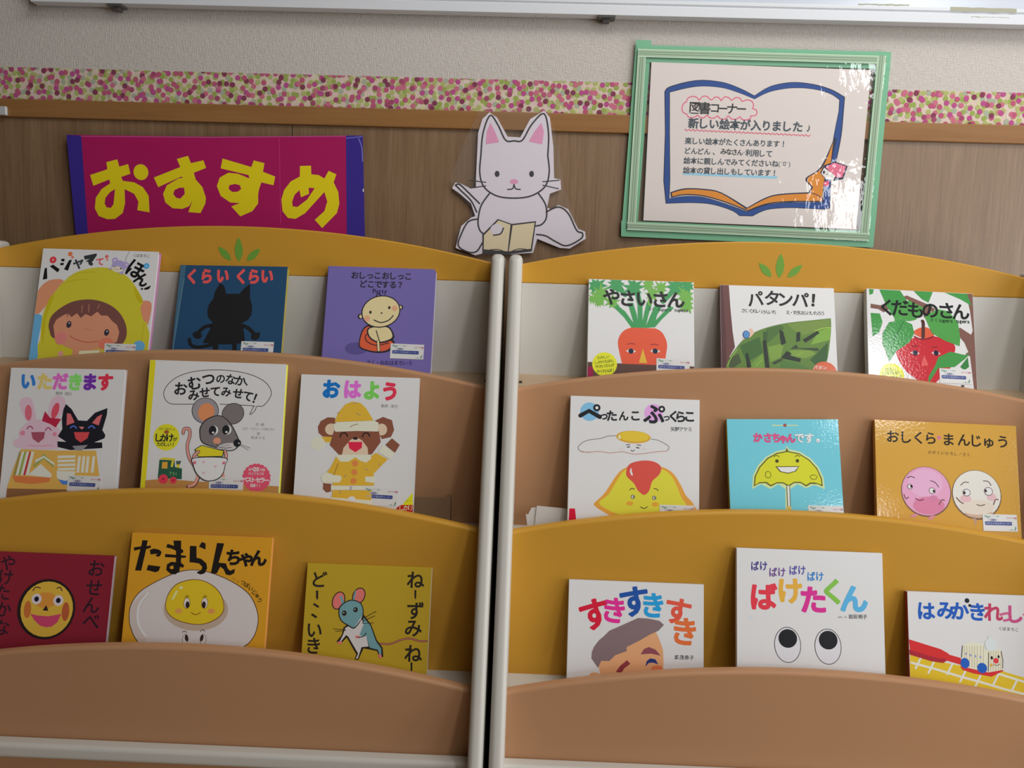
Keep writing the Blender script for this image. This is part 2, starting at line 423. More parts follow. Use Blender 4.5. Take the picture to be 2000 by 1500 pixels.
def make_rack(label, x, ex):
    r = tag(empty('display_rack', (x, 0, 0)), label, 'book rack', 'tiered book display racks')
    h = W / 2
    for s in (-1, 1):
        bm = bmesh.new()
        zt = ZH - 0.037
        yf = lambda z: YF + PSL * (z - ZH)
        prof = [(-0.062, 0.0), (-0.062, zt), (YF - 0.004, zt)]
        a0, a1 = s * h, s * (h + PT)
        zlow = ZL - 0.16
        prof += [(yf(zt - 0.004) - 0.004, zt - 0.004), (yf(zlow), zlow), (yf(zlow), 0.0)]
        extrude_profile(bm, prof, 'x', min(a0, a1), max(a0, a1))
        mesh_obj('side_panel', bm, WHITE, r, bevel=0.0085)
    bm = bmesh.new(); arch_board(bm, YB, YB + 0.018, ZHW, ZH, SH, h)
    mesh_obj('header_board', bm, YELLOW, r, bevel=0.003)
    bm = bmesh.new(); box(bm, -h, h, YB - 0.0015, YB + 0.016, ZF1 - 0.02, ZHW)
    mesh_obj('back_panel', bm, WHITE, r, bevel=0.0006)
    bm = bmesh.new()
    for cx_, cz, ln, an, wd in ((0.0, 0.0590, 0.0425, 0, 0.0072), (-0.0255, 0.0510, 0.0325, 44, 0.0062), (0.0265, 0.0505, 0.0325, -47, 0.0060)):
        pts = []
        n = 14
        for sgn in (1, -1):
            for i in range(n):
                t = i / n if sgn == 1 else 1 - i / n
                wv = wd * math.sin(math.pi * t) ** 0.8 * (1.15 - 0.3 * t) * sgn
                zv = (t - 0.5) * ln
                c, s_ = math.cos(math.radians(an)), math.sin(math.radians(an))
                pts.append((ex + cx_ + wv * c - zv * s_, EYE + cz + wv * s_ + zv * c))
        f = bm.faces.new([bm.verts.new((p[0], YB - 0.0003, p[1])) for p in pts])
        f.normal_update()
        if f.normal.y > 0: f.normal_flip()
    mesh_obj('leaf_emblem', bm, material('leaf_green', (0.18, 0.40, 0.055), 0.5, 0.3), r)
    # three arched fronts, each with the shelf behind it
    bm = bmesh.new(); arch_board(bm, Y1, Y1 + TB, ZF2 - 0.03, Z1, S1, h)
    mesh_obj('front_board', bm, TAN, r, bevel=0.006)
    bm = bmesh.new(); arch_board(bm, Y2, Y2 + TB, ZF3 - 0.03, Z2, S2, h)
    mesh_obj('front_board', bm, YELLOW, r, bevel=0.006)
    bm = bmesh.new(); arch_board(bm, Y3, Y3 + TB, ZL - 0.04, Z3, S3, h)
    mesh_obj('front_board', bm, TAN, r, bevel=0.006)
    ze = Z1 - S1 - 0.004
    bm = bmesh.new(); extrude_profile(bm, [(YB + 0.01, ZF1), (YB + 0.01, ZF1 - 0.02), (Y1 + TB, ze - 0.018), (Y1 + TB, ze)], 'x', -h, h)
    mesh_obj('shelf', bm, BEECH, r)
    bm = bmesh.new(); box(bm, -h, h, Y2 + TB, Y1, ZF2 - 0.018, ZF2)
    mesh_obj('shelf', bm, WHITE, r)
    bm = bmesh.new(); box(bm, -h, h, Y3 + TB, Y2, ZF3 - 0.018, ZF3)
    mesh_obj('shelf', bm, WHITE, r)
    bm = bmesh.new(); extrude_profile(bm, [(Y3 - 0.001, ZL), (Y3 - 0.026, ZL), (Y3 - 0.026, ZL - 0.024), (Y3 - 0.001, ZL - 0.024)], 'x', -h - 0.01, h + 0.01)
    mesh_obj('ledge', bm, WHITE, r, bevel=0.007)
    bm = bmesh.new(); box(bm, -h, h, Y3 - 0.004, Y3 + 0.014, 0.06, ZL - 0.026)
    mesh_obj('lower_panel', bm, TAN, r, bevel=0.001)
    bm = bmesh.new(); box(bm, -h, h, -0.075, -0.065, 0.02, ZF1 - 0.02)
    mesh_obj('rear_panel', bm, WHITE, r)
    for s in (-1, 1):
        bm = bmesh.new()
        bmesh.ops.create_cone(bm, cap_ends=True, radius1=0.003, radius2=0.003, depth=0.005, segments=14, matrix=Matrix.Translation((s * (h - 0.0035), Y1 + 0.05, EYE - 0.1575)) @ Matrix.Rotation(math.pi / 2, 4, 'Y'))
        mesh_obj('shelf_pin', bm, BLACK, r)
    return r
make_rack('tiered yellow and tan book rack standing under the magenta sign', -CX, -0.0088)
make_rack('tiered yellow and tan book rack standing under the open-book notice', CX, 0.0080)

# ------------------------------------------------------------------ picture books
def book(label, loc, rot, w, h, t, cover, spine, edge, finish, bound, art, sticker):
    """hardback with printed front; local x along the width, z up the cover, y into the thickness"""
    b = tag(empty('picture_book', loc), label, 'book', 'picture books displayed face out')
    b.rotation_mode = 'QUATERNION'; b.rotation_quaternion = rot
    ct = 0.0016
    rnd = 0.006 if finish == 'board' else 0.0
    fin = 'gloss' if finish == 'board' else finish
    # front cover with its print
    bm = bmesh.new(); mats = [ink(cover, fin)]
    if rnd:
        pts = [(0.0005, 0), (w - 0.0005, 0)] + [(w - rnd + rnd*math.cos(a*math.pi/12), h - rnd + rnd*math.sin(a*math.pi/12)) for a in range(7)] + [(0.0005, h)]
        extrude_profile(bm, pts, 'y', 0.0, ct)
    else:
        box(bm, 0, w, 0, ct, 0, h)
    Print((0.3, w*1000 - 0.3, 0.3, h*1000 - 0.3)).draw(art).into(bm, mats, fin)
    mesh_obj('front_cover', bm, mats, b)
    bm = bmesh.new()
    if rnd: extrude_profile(bm, [(p[0], p[1]) for p in pts], 'y', t - ct, t)
    else: box(bm, 0, w, t - ct, t, 0, h)
    mesh_obj('back_cover', bm, ink(edge, fin), b)
    bm = bmesh.new(); m = 0.0008 if rnd else 0.003
    x0, x1 = (0.001, w - m) if bound == 'l' else (m, w - 0.001)
    box(bm, x0, x1, ct, t - ct, m, h - m - (rnd*0.4 if rnd else 0))
    mesh_obj('page_block', bm, PAGE, b)
    bm = bmesh.new()
    xs = -0.0006 if bound == 'l' else w - 0.001
    box(bm, xs, xs + 0.0016, 0.0004, t - 0.0004, 0.0003, h - 0.0003)
    mesh_obj('spine', bm, ink(spine, fin), b, bevel=0.0006)
    if sticker:
        sx, sy, sw, sh, sr = sticker
        bm = bmesh.new(); mats = [ink((236, 235, 234), 'gloss')]
        W_, H_ = sw, sh
        P = Print((0, W_, -H_, 0))
        P.poly((234, 233, 232), [(0.2, -0.2), (W_ - 0.2, -0.2), (W_ - 0.2, -H_ + 0.2), (0.2, -H_ + 0.2)])
        g = (106, 154, 132)
        for cx_, cy_, rx, ry, rr in ((5, -3.2, 2.2, 1.1, -25), (8.2, -5, 1.8, 1.3, 30), (11, -4.6, 1.1, 1.0, 0), (24, -3.6, 1.6, 0.8, 10), (W_ - 3.6, -H_ + 5.5, 1.2, 2.0, -20), (W_ - 4.5, -H_ + 2.6, 1.8, 0.9, 0), (W_ - 10, -H_ + 2.8, 1.3, 0.8, 0)):
            P.poly(g, ell(cx_, cy_, rx, ry, rr, 12))
        P.stroke((157, 191, 168), 0.5, spline([(3, -6.5), (7, -2.5), (13, -3.2), (19, -2.6), (28, -3.4)], False))
        P.stroke((157, 191, 168), 0.5, spline([(W_ - 3, -H_ + 9), (W_ - 2.6, -H_ + 4), (W_ - 8, -H_ + 2.2), (W_ - 15, -H_ + 2.6)], False))
        n5 = '2019年度'
        P.letters((200, 80, 110), [(c, W_ - 15.6 + 2.5*i + (1.2 if i > 3 else 0), -5.6, 3.5, 0, 0.02, 0.95, True) for i, c in enumerate(n5)])
        P.poly((140, 144, 184), ell(16.5, -9.0, 7.6, 2.4, 0)); P.poly((220, 220, 228), ell(16.5, -9.0, 7.2, 2.1, 0))
        P.letters((52, 58, 120), [(c, 13.4 + 3.1*i, -9.1, 3.0, 0, 0.03, 1.0, True) for i, c in enumerate('日曜市')])
        x0, x1, z0, z1 = 3.2, W_ - 8.5, -17.6, -11.6
        q = []
        for cx_, cz_, a0 in ((x1 - 1.6, z1 - 1.6, 0), (x0 + 1.6, z1 - 1.6, 90), (x0 + 1.6, z0 + 1.6, 180), (x1 - 1.6, z0 + 1.6, 270)):
            q += [(cx_ + 1.6*math.cos(math.radians(a0 + k*30)), cz_ + 1.6*math.sin(math.radians(a0 + k*30))) for k in range(4)]
        P.poly((60, 74, 146), q)
        st = '日曜立子育支援センター'
        P.letters((184, 194, 224), [(c, 6.0 + (x1 - x0 - 5.6)*i/(len(st) - 1), -14.6, 3.7, 0, 0.01, 1.0, True) for i, c in enumerate(st)])
        box(bm, 0.0, W_/1000, -0.00012, 0.0, -H_/1000, 0.0)
        P.into(bm, mats, 'gloss', -0.00012, 0.00003)
        s_o = mesh_obj('library_sticker', bm, mats, b)
        s_o.location = (sx/1000, -0.00045, sy/1000); s_o.rotation_euler = (0, -math.radians(sr), 0)
    return b

BOOKS = [
dict(label='white picture book showing a small child peeking out of a yellow hood',
 loc=(-0.8254, -0.1704, 0.9356), rot=(0.99101, -0.13382, 0.0, 0.0), w=0.2071, h=0.2224, t=0.0110,
 cover=(237, 236, 236), spine=(216, 212, 212), edge=(200, 144, 184), finish='gloss', bound='l', sticker=(130.4,54.6,54.6,27.7,0.1),
 art=[
  ('P',(238,161,122),1,[(-2.9,135.2),(4.7,152.5),(18.6,164.4),(40.8,166.5),(45.1,153.8),(34.7,136.4),(18.8,118.8),(8,104.3),(-1.5,102.6),(-4.9,118.1)]),
  ('P',(241,158,127),1,[(182,129.8),(190,132.9),(204.5,127.7),(202.7,92.4),(194.3,93.5),(186.8,111.6)]),
  ('P',(224,213,61),1,[(16.4,17.9),(15.6,56.8),(14.3,98.9),(21.9,127.4),(33.3,147.7),(46.5,165.3),(61.7,178.7),(80.4,186.4),(108,190.9),(136.5,186.8),(159.1,173.1),(175,155.1),(188.6,132.8),(186,118.6),(194,96.3),(200.1,90.9),(204.5,24.2)]),
  ('P',(213,197,36),1,[(21.7,128.9),(30.5,136.2),(21.3,99.1),(21.6,64),(20.6,50),(16.1,84.9)]),
  ('P',(213,197,36),1,[(170.6,157.8),(188.6,132.8),(182,129.8),(173.5,143.7)]),
  ('S',(213,197,36),1.26,1,[(45.7,161),(63.3,165.8),(85.4,168.7)]),
  ('S',(213,197,36),1.26,1,[(51.4,171.2),(70,179.6),(99.2,182)]),
  ('S',(213,197,36),1.4,1,[(194.6,90.7),(194.7,76.7),(192.8,55.7)]),
  ('P',(116,188,234),1,[(-6.5,98.2),(1.3,102.7),(12.8,100.3),(14,84.8),(12.3,49.7),(14.3,23.4),(-5,22.7),(-6.1,63.1)]),
  ('E',(116,188,234),190.5,51.4,10.42,9.94,1.8),
  ('P',(133,86,80),1,[(27.2,85.2),(30.8,100.8),(46.9,116.9),(67.9,128.2),(96.7,132),(123.9,126.5),(146.3,113.1),(161,93.8),(166.6,74.4),(163.5,58.9),(151.6,54.3),(81.8,59),(40.1,60.4),(30,74.1)]),
  ('P',(234,161,127),0,[(35.9,82.7),(40,94.1),(50.2,101.5),(59.4,106),(65.8,99.2),(74.7,106.5),(82.6,98.3),(90.1,105.6),(100.3,101.7),(110.4,110.5),(118.2,103.7),(129.2,104),(138.7,94.5),(147.8,87.8),(153.3,75.3),(151.1,58.5),(131.7,46.7),(78.5,40.8),(59.7,47.1),(41.5,60.5)]),
  ('S',(133,86,80),1.69,1,[(58.7,100.3),(60.8,117.4)]),
  ('S',(213,151,123),1.12,1,[(82.8,108.2),(82.7,120.9)]),
  ('S',(213,151,123),1.12,1,[(95.3,108.6),(94.3,122.7)]),
  ('S',(213,151,123),1.12,1,[(109.8,116.1),(113.1,123.3)]),
  ('P',(234,161,127),0,[(75.4,43.5),(125.1,43.7),(125,21.5),(75.5,19.9)]),
  ('E',(241,144,137),51.8,60.8,10.42,11.36,1.8),
  ('E',(241,137,109),132.3,53.7,13.2,10.65,1.8),
  ('E',(68,61,75),63,86,4.45,6.25,-6.2),
  ('E',(68,61,75),131.1,73.9,4.45,5.96,-6.2),
  ('E',(234,227,224),63.5,88.5,1.11,1.42,1.8),
  ('E',(234,227,224),131.6,76,1.11,1.42,1.8),
  ('S',(213,89,82),1.26,1,[(67.1,66.2),(79,59.6),(98.9,55.4),(117.9,58.1)]),
  ('S',(211,137,114),1.12,1,[(88,76.7),(96.1,79.1),(104.8,75.8)]),
  ('P',(243,243,199),0,[(86.9,39.7),(122.6,42.2),(125,21.5),(86.5,20.2)]),
  ('E',(243,172,172),54.5,33.7,4.86,4.26,1.8),
  ('S',(158,144,158),0.84,1,[(155.1,221.9),(150.7,210.2),(149.1,200.1)]),
  ('E',(188,175,227),131.1,203.8,5.56,5.96,1.8),
  ('E',(188,175,227),151.6,196.6,5.28,5.4,1.8),
  ('E',(241,213,243),131.1,203.8,2.78,3.12,1.8),
  ('E',(241,213,243),151.6,196.6,2.64,2.7,1.8),
  ('E',(188,175,227),139.2,194,13.2,10.65,-13.2),
  ('E',(243,234,213),137.1,188.2,10,5.4,-10.2),
  ('S',(30,30,33),0.84,1,[(130.1,193.7),(133.8,192.7)]),
  ('E',(30,30,33),143.2,189.8,1.39,1.42,1.8),
  ('S',(213,116,102),0.84,1,[(132,189.5),(135.8,187.5),(139.8,188.6)]),
  ('P',(188,175,227),0,[(143.9,184.1),(149.4,184.3),(147.3,178.5),(140,181.1)]),
  ('P',(188,175,227),0,[(120.8,189.1),(126.3,190.7),(126.7,187.2),(122.5,187)]),
  ('P',(30,30,33),0,[(7.4,186.3),(11.2,186.8),(14.3,167.1),(6.5,165.2)]),
  ('P',(30,30,33),0,[(16.1,189.9),(21.3,193.2),(34.3,185),(31.5,179.1)]),
  ('E',(243,68,82),20.2,201.8,6.11,6.25,1.8),
  ('E',(243,186,172),20.2,201.8,1.94,1.99,1.8),
  ('P',(30,30,33),0,[(34.4,204),(40.5,204.6),(40.9,199.6),(35.6,199.4)]),
  ('P',(30,30,33),0,[(34,196.2),(40.5,197),(40.3,193.1),(34.8,192.2)]),
  ('P',(30,30,33),0,[(49,202),(54.1,203.2),(49.3,182.9),(42,185.2)]),
  ('E',(243,137,82),49.7,213.6,4.17,4.26,1.8),
  ('E',(243,137,116),54.4,207.9,2.36,2.41,1.8),
  ('T',(68,72,75),'ャ',66.7,195.8,21.3,13.8,0.03,1),
  ('P',(61,66,69),0,[(74.7,210.7),(96.6,216),(97.7,212.9),(91.3,201.1),(85.9,193.8),(83.4,200.2),(78.7,200.8),(85.8,206),(77,203.9)]),
  ('P',(61,66,69),0,[(83.4,200.2),(88.5,201.1),(93.3,196.2),(89.6,192.5)]),
  ('T',(243,96,109),'て',104.7,200.8,13.49,6.8,0.03,1),
  ('E',(243,123,116),115.5,210.8,3.33,3.41,1.8),
  ('E',(243,123,116),116.9,205.1,1.81,1.85,1.8),
  ('T',(30,30,33),'ほ',170.7,188.6,30.53,-25.2,0.025,1),
  ('E',(89,186,243),188.5,195.9,5.14,5.25,1.8),
  ('E',(241,243,243),188.5,195.9,1.25,1.28,1.8),
  ('T',(30,30,33),'ん',183.1,171.1,23.43,-28.2,0.035,1),
  ('P',(30,30,33),1,[(199.6,160.2),(195.6,158.6),(188,154.4),(192,152.8),(197.4,154.7)]),
  ('E',(30,30,33),184.7,154,1.81,1.85,1.8),
  ('W',(116,109,109),'くぼまちこ',(165,214.7),(189.6,214.3),6.25,-0.8,0.01,1)]),
dict(label='dark blue picture book with a black cat silhouette',
 loc=(-0.5767, -0.1704, 0.9356), rot=(0.98907, -0.14728, -0.00711, 0.00106), w=0.1908, h=0.2014, t=0.0110,
 cover=(40, 80, 117), spine=(71, 111, 137), edge=(184, 168, 80), finish='matt', bound='l', sticker=(120.7,64.9,56.8,29.8,-0.6),
 art=[
  ('P',(71,111,137),0,[(-18.1,-28.4),(-5.9,38),(-4.8,86.8),(0.4,186.4),(1.4,201.6),(10.5,201.7),(7.7,142.7),(5.4,93.1),(1.9,44.2),(0.8,-28)]),
  ('S',(106,143,163),1.1,0,[(9.3,176.5),(5.9,130.2),(4.2,93.1),(1.9,44.2)]),
  ('P',(34,34,37),0,[(73.7,169.5),(81.5,164),(86.4,149.7),(109.9,150.5),(115.3,158.3),(126.8,168.8),(129.4,141.1),(134,128.8),(134.1,112.7),(128.3,102.8),(118.1,96.4),(122.6,85.5),(126.8,63.6),(112.8,59.7),(113.6,36.6),(107,36.5),(104.5,58.9),(80.6,58.4),(81.4,36),(73.1,35.8),(70.4,59.5),(52.9,60.4),(59.8,77),(63.7,86.8),(65.4,94.2),(67,96.7),(58.3,106.4),(55.6,116.3),(56.8,128.7),(64.2,140.6),(66,153.7)]),
  ('S',(34,34,37),6.72,1,[(65.6,91.8),(53.9,89.1),(42.8,78.5),(37.9,74.1)]),
  ('E',(34,34,37),42.1,74.2,8.43,6.21,-19),
  ('S',(34,34,37),6.72,1,[(119.6,92.8),(130.8,88.1),(141.1,78.5)]),
  ('E',(34,34,37),143.9,73.7,7.83,6.21,11),
  ('E',(34,34,37),148.9,78.6,3.13,3.23,1),
  ('S',(34,34,37),5.87,1,[(29,66.6),(31.6,58.1),(39.2,53.4),(52.4,53.6),(68.7,57.6)]),
  ('T',(243,94,94),'く',22.3,180.5,26.68,1,0.05,0.8),
  ('T',(243,94,94),'ら',48.9,181.6,26.68,1,0.05,0.8),
  ('T',(243,94,94),'い',77.5,182.1,26.68,1,0.05,0.8),
  ('T',(243,94,94),'く',109.6,182,26.68,1,0.05,0.8),
  ('T',(243,94,94),'ら',132.7,182.4,26.68,1,0.05,0.8),
  ('T',(243,94,94),'い',156.3,182.9,26.68,1,0.05,0.8)]),
dict(label='purple board book showing a toddler on a red potty',
 loc=(-0.315, -0.1704, 0.9356), rot=(0.99054, -0.13721, 0.0, 0.0), w=0.1904, h=0.2065, t=0.0140,
 cover=(129, 116, 186), spine=(108, 98, 166), edge=(199, 186, 225), finish='board', bound='l', sticker=(118.7,70.9,57.9,26.1,-0.5),
 art=[
  ('W',(54,51,61),'おしっこ',(48.2,191.3),(87.8,192),13.72,1.1,0.025,1),
  ('W',(54,51,61),'おしっこ',(102.4,191.9),(141.9,192),13.72,0.3,0.025,1),
  ('W',(54,51,61),'どこでする？',(64.4,175.9),(128.5,176),13.72,0.2,0.025,1),
  ('W',(43,41,69),'Potty',(83.6,163.4),(103.6,163.5),10.43,0.3,0.02,0.9),
  ('E',(103,93,158),59.3,60.2,20.1,10.98,1.9),
  ('P',(54,51,61),1,[(63.3,64.4),(65,86.3),(71.4,98.8),(83.4,100.6),(122.3,77.3),(122.4,66.4),(115.6,56.7),(97.1,53.4),(75.5,56.7)]),
  ('P',(236,106,72),1,[(65,65.9),(67.2,86.3),(72.9,96.9),(83.6,97.8),(119.8,74.5),(120.2,67.7),(112.7,59.3),(96.9,56.1),(76.7,58.9)]),
  ('S',(54,51,61),1.63,1,[(84.2,88.3),(73.8,83.8),(77.1,73.1),(93.6,66.8),(114.7,71.6)]),
  ('P',(54,51,61),1,[(78.2,97.6),(111.5,101.5),(124.1,82.8),(114.5,74.3),(96,71),(79.3,81.3)]),
  ('P',(243,225,171),1,[(80.4,96.3),(110.3,99.2),(120.6,84),(111.7,76.4),(95.8,73.7),(81.3,82.7)]),
  ('S',(54,51,61),1.63,1,[(91.9,92.6),(95.8,81.8),(99.1,73.2)]),
  ('S',(54,51,61),5.43,0,[(96.3,73.7),(98.4,57.5)]),
  ('S',(243,225,171),3.53,0,[(96.3,74.2),(98.4,58)]),
  ('E',(54,51,61),131.7,135.6,4.56,4.67,1.9),
  ('E',(54,51,61),62.1,117.1,4.56,4.67,1.9),
  ('E',(243,225,171),130.9,135.6,2.95,3.02,1.9),
  ('E',(243,225,171),63.5,117.2,2.95,3.02,1.9),
  ('E',(54,51,61),97.8,127.1,34.31,28.82,13.9),
  ('E',(243,225,171),97.8,127.1,32.43,26.9,13.9),
  ('E',(243,186,147),74.4,114,5.36,5.49,1.9),
  ('E',(243,186,147),121.6,133.4,4.82,4.94,1.9),
  ('E',(54,51,61),79.6,125.1,2.14,2.74,1.9),
  ('E',(54,51,61),112.1,134.5,2.14,2.74,1.9),
  ('E',(54,51,61),99.3,124.4,1.61,1.37,1.9),
  ('S',(54,51,61),1.9,1,[(86.7,111.6),(99,107.4),(112.2,111.9),(119.7,120.4)]),
  ('S',(54,51,61),1.63,1,[(88.1,153),(90.9,159.2),(95.9,156.6)]),
  ('W',(56,46,95),'さく・おおはまちいろ',(82.2,36.4),(154,37.7),8.23,1,0.015,1)]),
dict(label='white picture book with a big orange carrot and leafy green top',
 loc=(0.1444, -0.1704, 0.9356), rot=(0.98797, -0.15468, 0.0, 0.0), w=0.1833, h=0.1997, t=0.0090,
 cover=(237, 236, 236), spine=(216, 216, 208), edge=(216, 212, 208), finish='gloss', bound='l', sticker=(118.3,60.7,56.8,32.2,-0.9),
 art=[
  ('P',(104,75,68),0,[(-1.7,50.3),(57.4,49.4),(116.4,49.5),(185.1,48.1),(184.5,-23),(-5.1,-29.5)]),
  ('P',(167,38,85),0,[(-2.7,41.7),(9.6,42.1),(10.8,-29),(-5.1,-29.5)]),
  ('P',(243,101,71),0,[(59.3,48.9),(58.6,51.8),(57.6,56.1),(56.5,60.8),(55.4,65.2),(54.5,69.1),(53.6,73.1),(52.8,76.8),(52.2,80.3),(51.9,83.5),(51.8,86.4),(51.9,89.1),(52.3,91.8),(53.1,94.6),(54.2,97.3),(55.5,99.9),(56.9,102.2),(58.5,104.3),(60.3,106.2),(62.2,108),(64.3,109.5),(66.8,110.9),(69.7,112.1),(72.3,113),(74.2,113.7),(74.2,113.7),(116.3,113.8),(116.3,113.8),(118.2,112.9),(120.9,111.7),(123.7,110.2),(126.2,108.4),(128.2,106.3),(130,103.9),(131.6,101.2),(133,98.3),(134.3,95.2),(135.4,91.7),(136.3,88.1),(136.7,84.4),(136.7,80.8),(136.2,77.2),(135.5,73.3),(134.9,69.1),(134.2,63.9),(133.5,58),(132.8,52.6),(132.4,48.8)]),
  ('P',(75,167,101),0,[(74.8,113.7),(61.6,132),(42.7,150.8),(50.2,153.6),(64,142.4),(78.5,122.2),(72.7,142.7),(67.6,158.1),(77.6,158.4),(84,137.9),(85.9,126.3),(85.1,160),(93.8,160.3),(94,126.6),(97.6,143.5),(101.3,160.5),(111.3,160.8),(103.9,135.9),(100.2,117.8),(115,154.5),(128.7,154.9),(118.8,136.4),(114.5,115.7),(101.5,114)]),
  ('P',(75,167,101),0,[(114.5,114.4),(116.3,127.3),(141.2,155.3),(148.6,151.7),(128.7,131.6)]),
  ('P',(75,167,101),0,[(25.5,177.4),(18,179.5),(16.3,171.3),(12.1,179.4),(4.7,171.5),(5.1,180.2),(-0,180.2),(2.9,187.5),(-0.3,193.4),(5.9,194.1),(4.9,200.4),(11.9,196.4),(16.1,200.4),(17.6,195.6),(29.6,200.3),(23.4,191.8),(33.8,188.2),(23.4,184.2)]),
  ('P',(125,191,87),0,[(35.3,161),(26.4,162.2),(26.3,150),(19.5,159),(11.5,149.4),(14.1,164.1),(2,160.8),(9.3,169.2),(0.8,175),(12.3,175.8),(8.1,186.8),(17.3,179.5),(20.9,194.6),(24.3,182.1),(33.3,186.5),(28.3,175.6),(42.1,174.4),(30.1,168.7)]),
  ('P',(125,191,87),0,[(27,151.3),(33.8,158.5),(27.4,162.4),(34.6,164),(32.4,171.2),(39.2,166.4),(41.6,174.1),(44.4,168.2),(49.4,169.7),(46.9,163.2),(56.5,162.7),(48.2,158.6),(54,152.2),(46.1,153.9),(45.9,146.4),(41.2,150.5),(36.7,147.1),(36.5,154)]),
  ('P',(75,167,101),0,[(63.1,180.5),(52.4,184.1),(52,174.1),(46.5,180.6),(40.2,174.9),(40.5,184),(28.4,181.5),(39.1,190.4),(32.2,195.1),(40.1,196.4),(35.6,200.3),(44.6,200.3),(48.6,200.2),(50.9,200.1),(58.6,200.2),(55.7,195.9),(62.5,193.4),(57.2,189)]),
  ('P',(75,167,101),0,[(58.3,174.8),(67.7,184.4),(56.5,191),(71.6,190.6),(67.9,200.1),(75.3,197.8),(80.1,200.1),(82.6,195.5),(94.3,200),(88.2,191.1),(100.3,189),(87.8,183.8),(93.1,176.2),(84.6,177.7),(83.4,169),(78,175.7),(69.6,163.9),(72.1,178.5)]),
  ('P',(125,191,87),0,[(114.9,193.3),(109.4,191.1),(114.8,183.3),(106.9,187.3),(105.5,180.5),(102.5,187.1),(95.5,179),(98.4,188.7),(92.3,188.9),(97.8,193.3),(93.2,197.3),(99.1,197.4),(96.9,200),(102.8,199.6),(105.9,200),(107.3,199.6),(113.3,199.9),(111.5,196.3)]),
  ('P',(125,191,87),0,[(125,171.4),(117.5,171),(118.1,163.8),(112.7,167.3),(108.5,161.5),(107.7,170.2),(100.3,166.8),(105.2,174.1),(97,176.3),(104.8,178.9),(98.6,187.5),(107.1,184.2),(108.9,191.6),(112.4,183),(118.1,188.7),(116.6,181.2),(123.6,181.4),(118.1,176.6)]),
  ('P',(125,191,87),0,[(116.2,180.9),(120.5,186.1),(111,189.6),(120,190.9),(116,199.7),(123.9,194),(126.1,199.9),(128.7,194.8),(135.7,199.8),(132.8,191.7),(139.4,190.4),(132.1,186.6),(136.7,181.6),(131.4,181.3),(131.6,172.6),(126.3,179),(122,174.9),(121.6,181.3)]),
  ('P',(75,167,101),0,[(138.3,176.8),(142.7,186.3),(134,189.5),(142.9,193.8),(137,199.8),(147.8,198.5),(148,199.8),(154,199.8),(159.7,199.7),(160.7,199.1),(172.3,199.7),(162.6,191.7),(167.1,186.6),(161.1,184.3),(161,177.2),(154.9,179.6),(149.9,170.7),(148.8,183.4)]),
  ('P',(125,191,87),0,[(183,166.6),(175.1,168.3),(175.8,156.7),(168.9,164.3),(163.3,159.3),(163.8,169.2),(150.7,163.8),(161,173.9),(148.2,178.4),(161.5,179.6),(155.4,191.3),(165,185.8),(168.4,197.5),(171.9,185.4),(181.8,193.1),(176,180.6),(183.1,180.2),(177.5,174.6)]),
  ('P',(75,167,101),0,[(159.3,185.5),(165.7,191.8),(159.4,195.7),(167.7,196.1),(165.9,199.7),(170.5,199.7),(173.4,199.7),(175.7,199.7),(182.1,199.6),(178,195.9),(183.2,194.8),(180,191.3),(183.1,185.5),(175.9,188.2),(176.8,177.9),(172,184.7),(168,181.8),(167.7,187.3)]),
  ('P',(125,191,87),0,[(178.2,141.3),(171.6,149.7),(167.2,143.1),(166.3,150.5),(155.8,146.2),(164.3,155.5),(157.5,158.5),(163.4,161.2),(158.5,170.6),(167.7,165.3),(170,173.6),(173.6,167),(181.3,172.7),(176.8,161.9),(182.9,162.7),(178.3,157.1),(182.8,151.4),(177.5,151)]),
  ('P',(125,191,87),0,[(9.7,152),(6.2,158),(2.2,151.9),(3.3,159.1),(0.4,158.3),(1.3,161.8),(0.3,164.5),(1.9,165.4),(0.1,171.7),(4.6,168),(6.5,171),(8,167.2),(12.9,170.5),(10.7,165.2),(16.7,164.4),(11.2,161.6),(13.3,158.2),(9.2,158.9)]),
  ('P',(125,191,87),0,[(11,151.5),(13,155.1),(7.7,157.2),(13.4,158.4),(11.2,163),(15.7,160.8),(16.9,164.7),(19,161.6),(22.5,163.8),(21.8,159.6),(25.3,158.8),(22.7,156.1),(26.2,152.5),(20.9,153.1),(21.2,148.7),(18,152.5),(15.3,147),(15.3,152.8)]),
  ('S',(75,167,101),7.58,0,[(51.1,186.3),(63.7,172.3)]),
  ('S',(75,167,101),8.85,0,[(83.7,182.1),(88.8,158.8)]),
  ('S',(125,191,87),7.58,0,[(111.2,181.7),(106.3,158.1)]),
  ('S',(75,167,101),8.21,0,[(150,185.6),(130,162.7)]),
  ('T',(35,38,38),'や',39.4,168.3,27.66,-1.1,0.03,1),
  ('T',(35,38,38),'さ',68.2,166.6,27.66,-1.1,0.03,1),
  ('T',(35,38,38),'い',97.5,165.6,27.66,-1.1,0.03,1),
  ('T',(35,38,38),'さ',125,166.5,27.66,-1.1,0.03,1),
  ('T',(35,38,38),'ん',152.4,166.1,27.66,-1.1,0.03,1),
  ('W',(38,49,42),'さく',(106.9,148.3),(112.5,148.5),6.17,1.9,0.01,1),
  ('W',(38,49,42),'tupera',(121.9,147.9),(142.4,148.1),7.72,0.5,0.015,1),
  ('W',(38,49,42),'tupera',(151.1,147.9),(171,147.9),7.72,0.1,0.015,1),
  ('P',(243,243,232),0,[(65.6,71.9),(74.5,76.6),(83.4,71.5),(74.5,67.1)]),
  ('E',(40,49,75),74.5,71.8,4.47,4.63,1.9),
  ('P',(243,243,232),0,[(107.3,73.3),(116.1,78),(125,72.9),(116.1,68.5)]),
  ('E',(40,49,75),116.1,73.2,4.47,4.63,1.9),
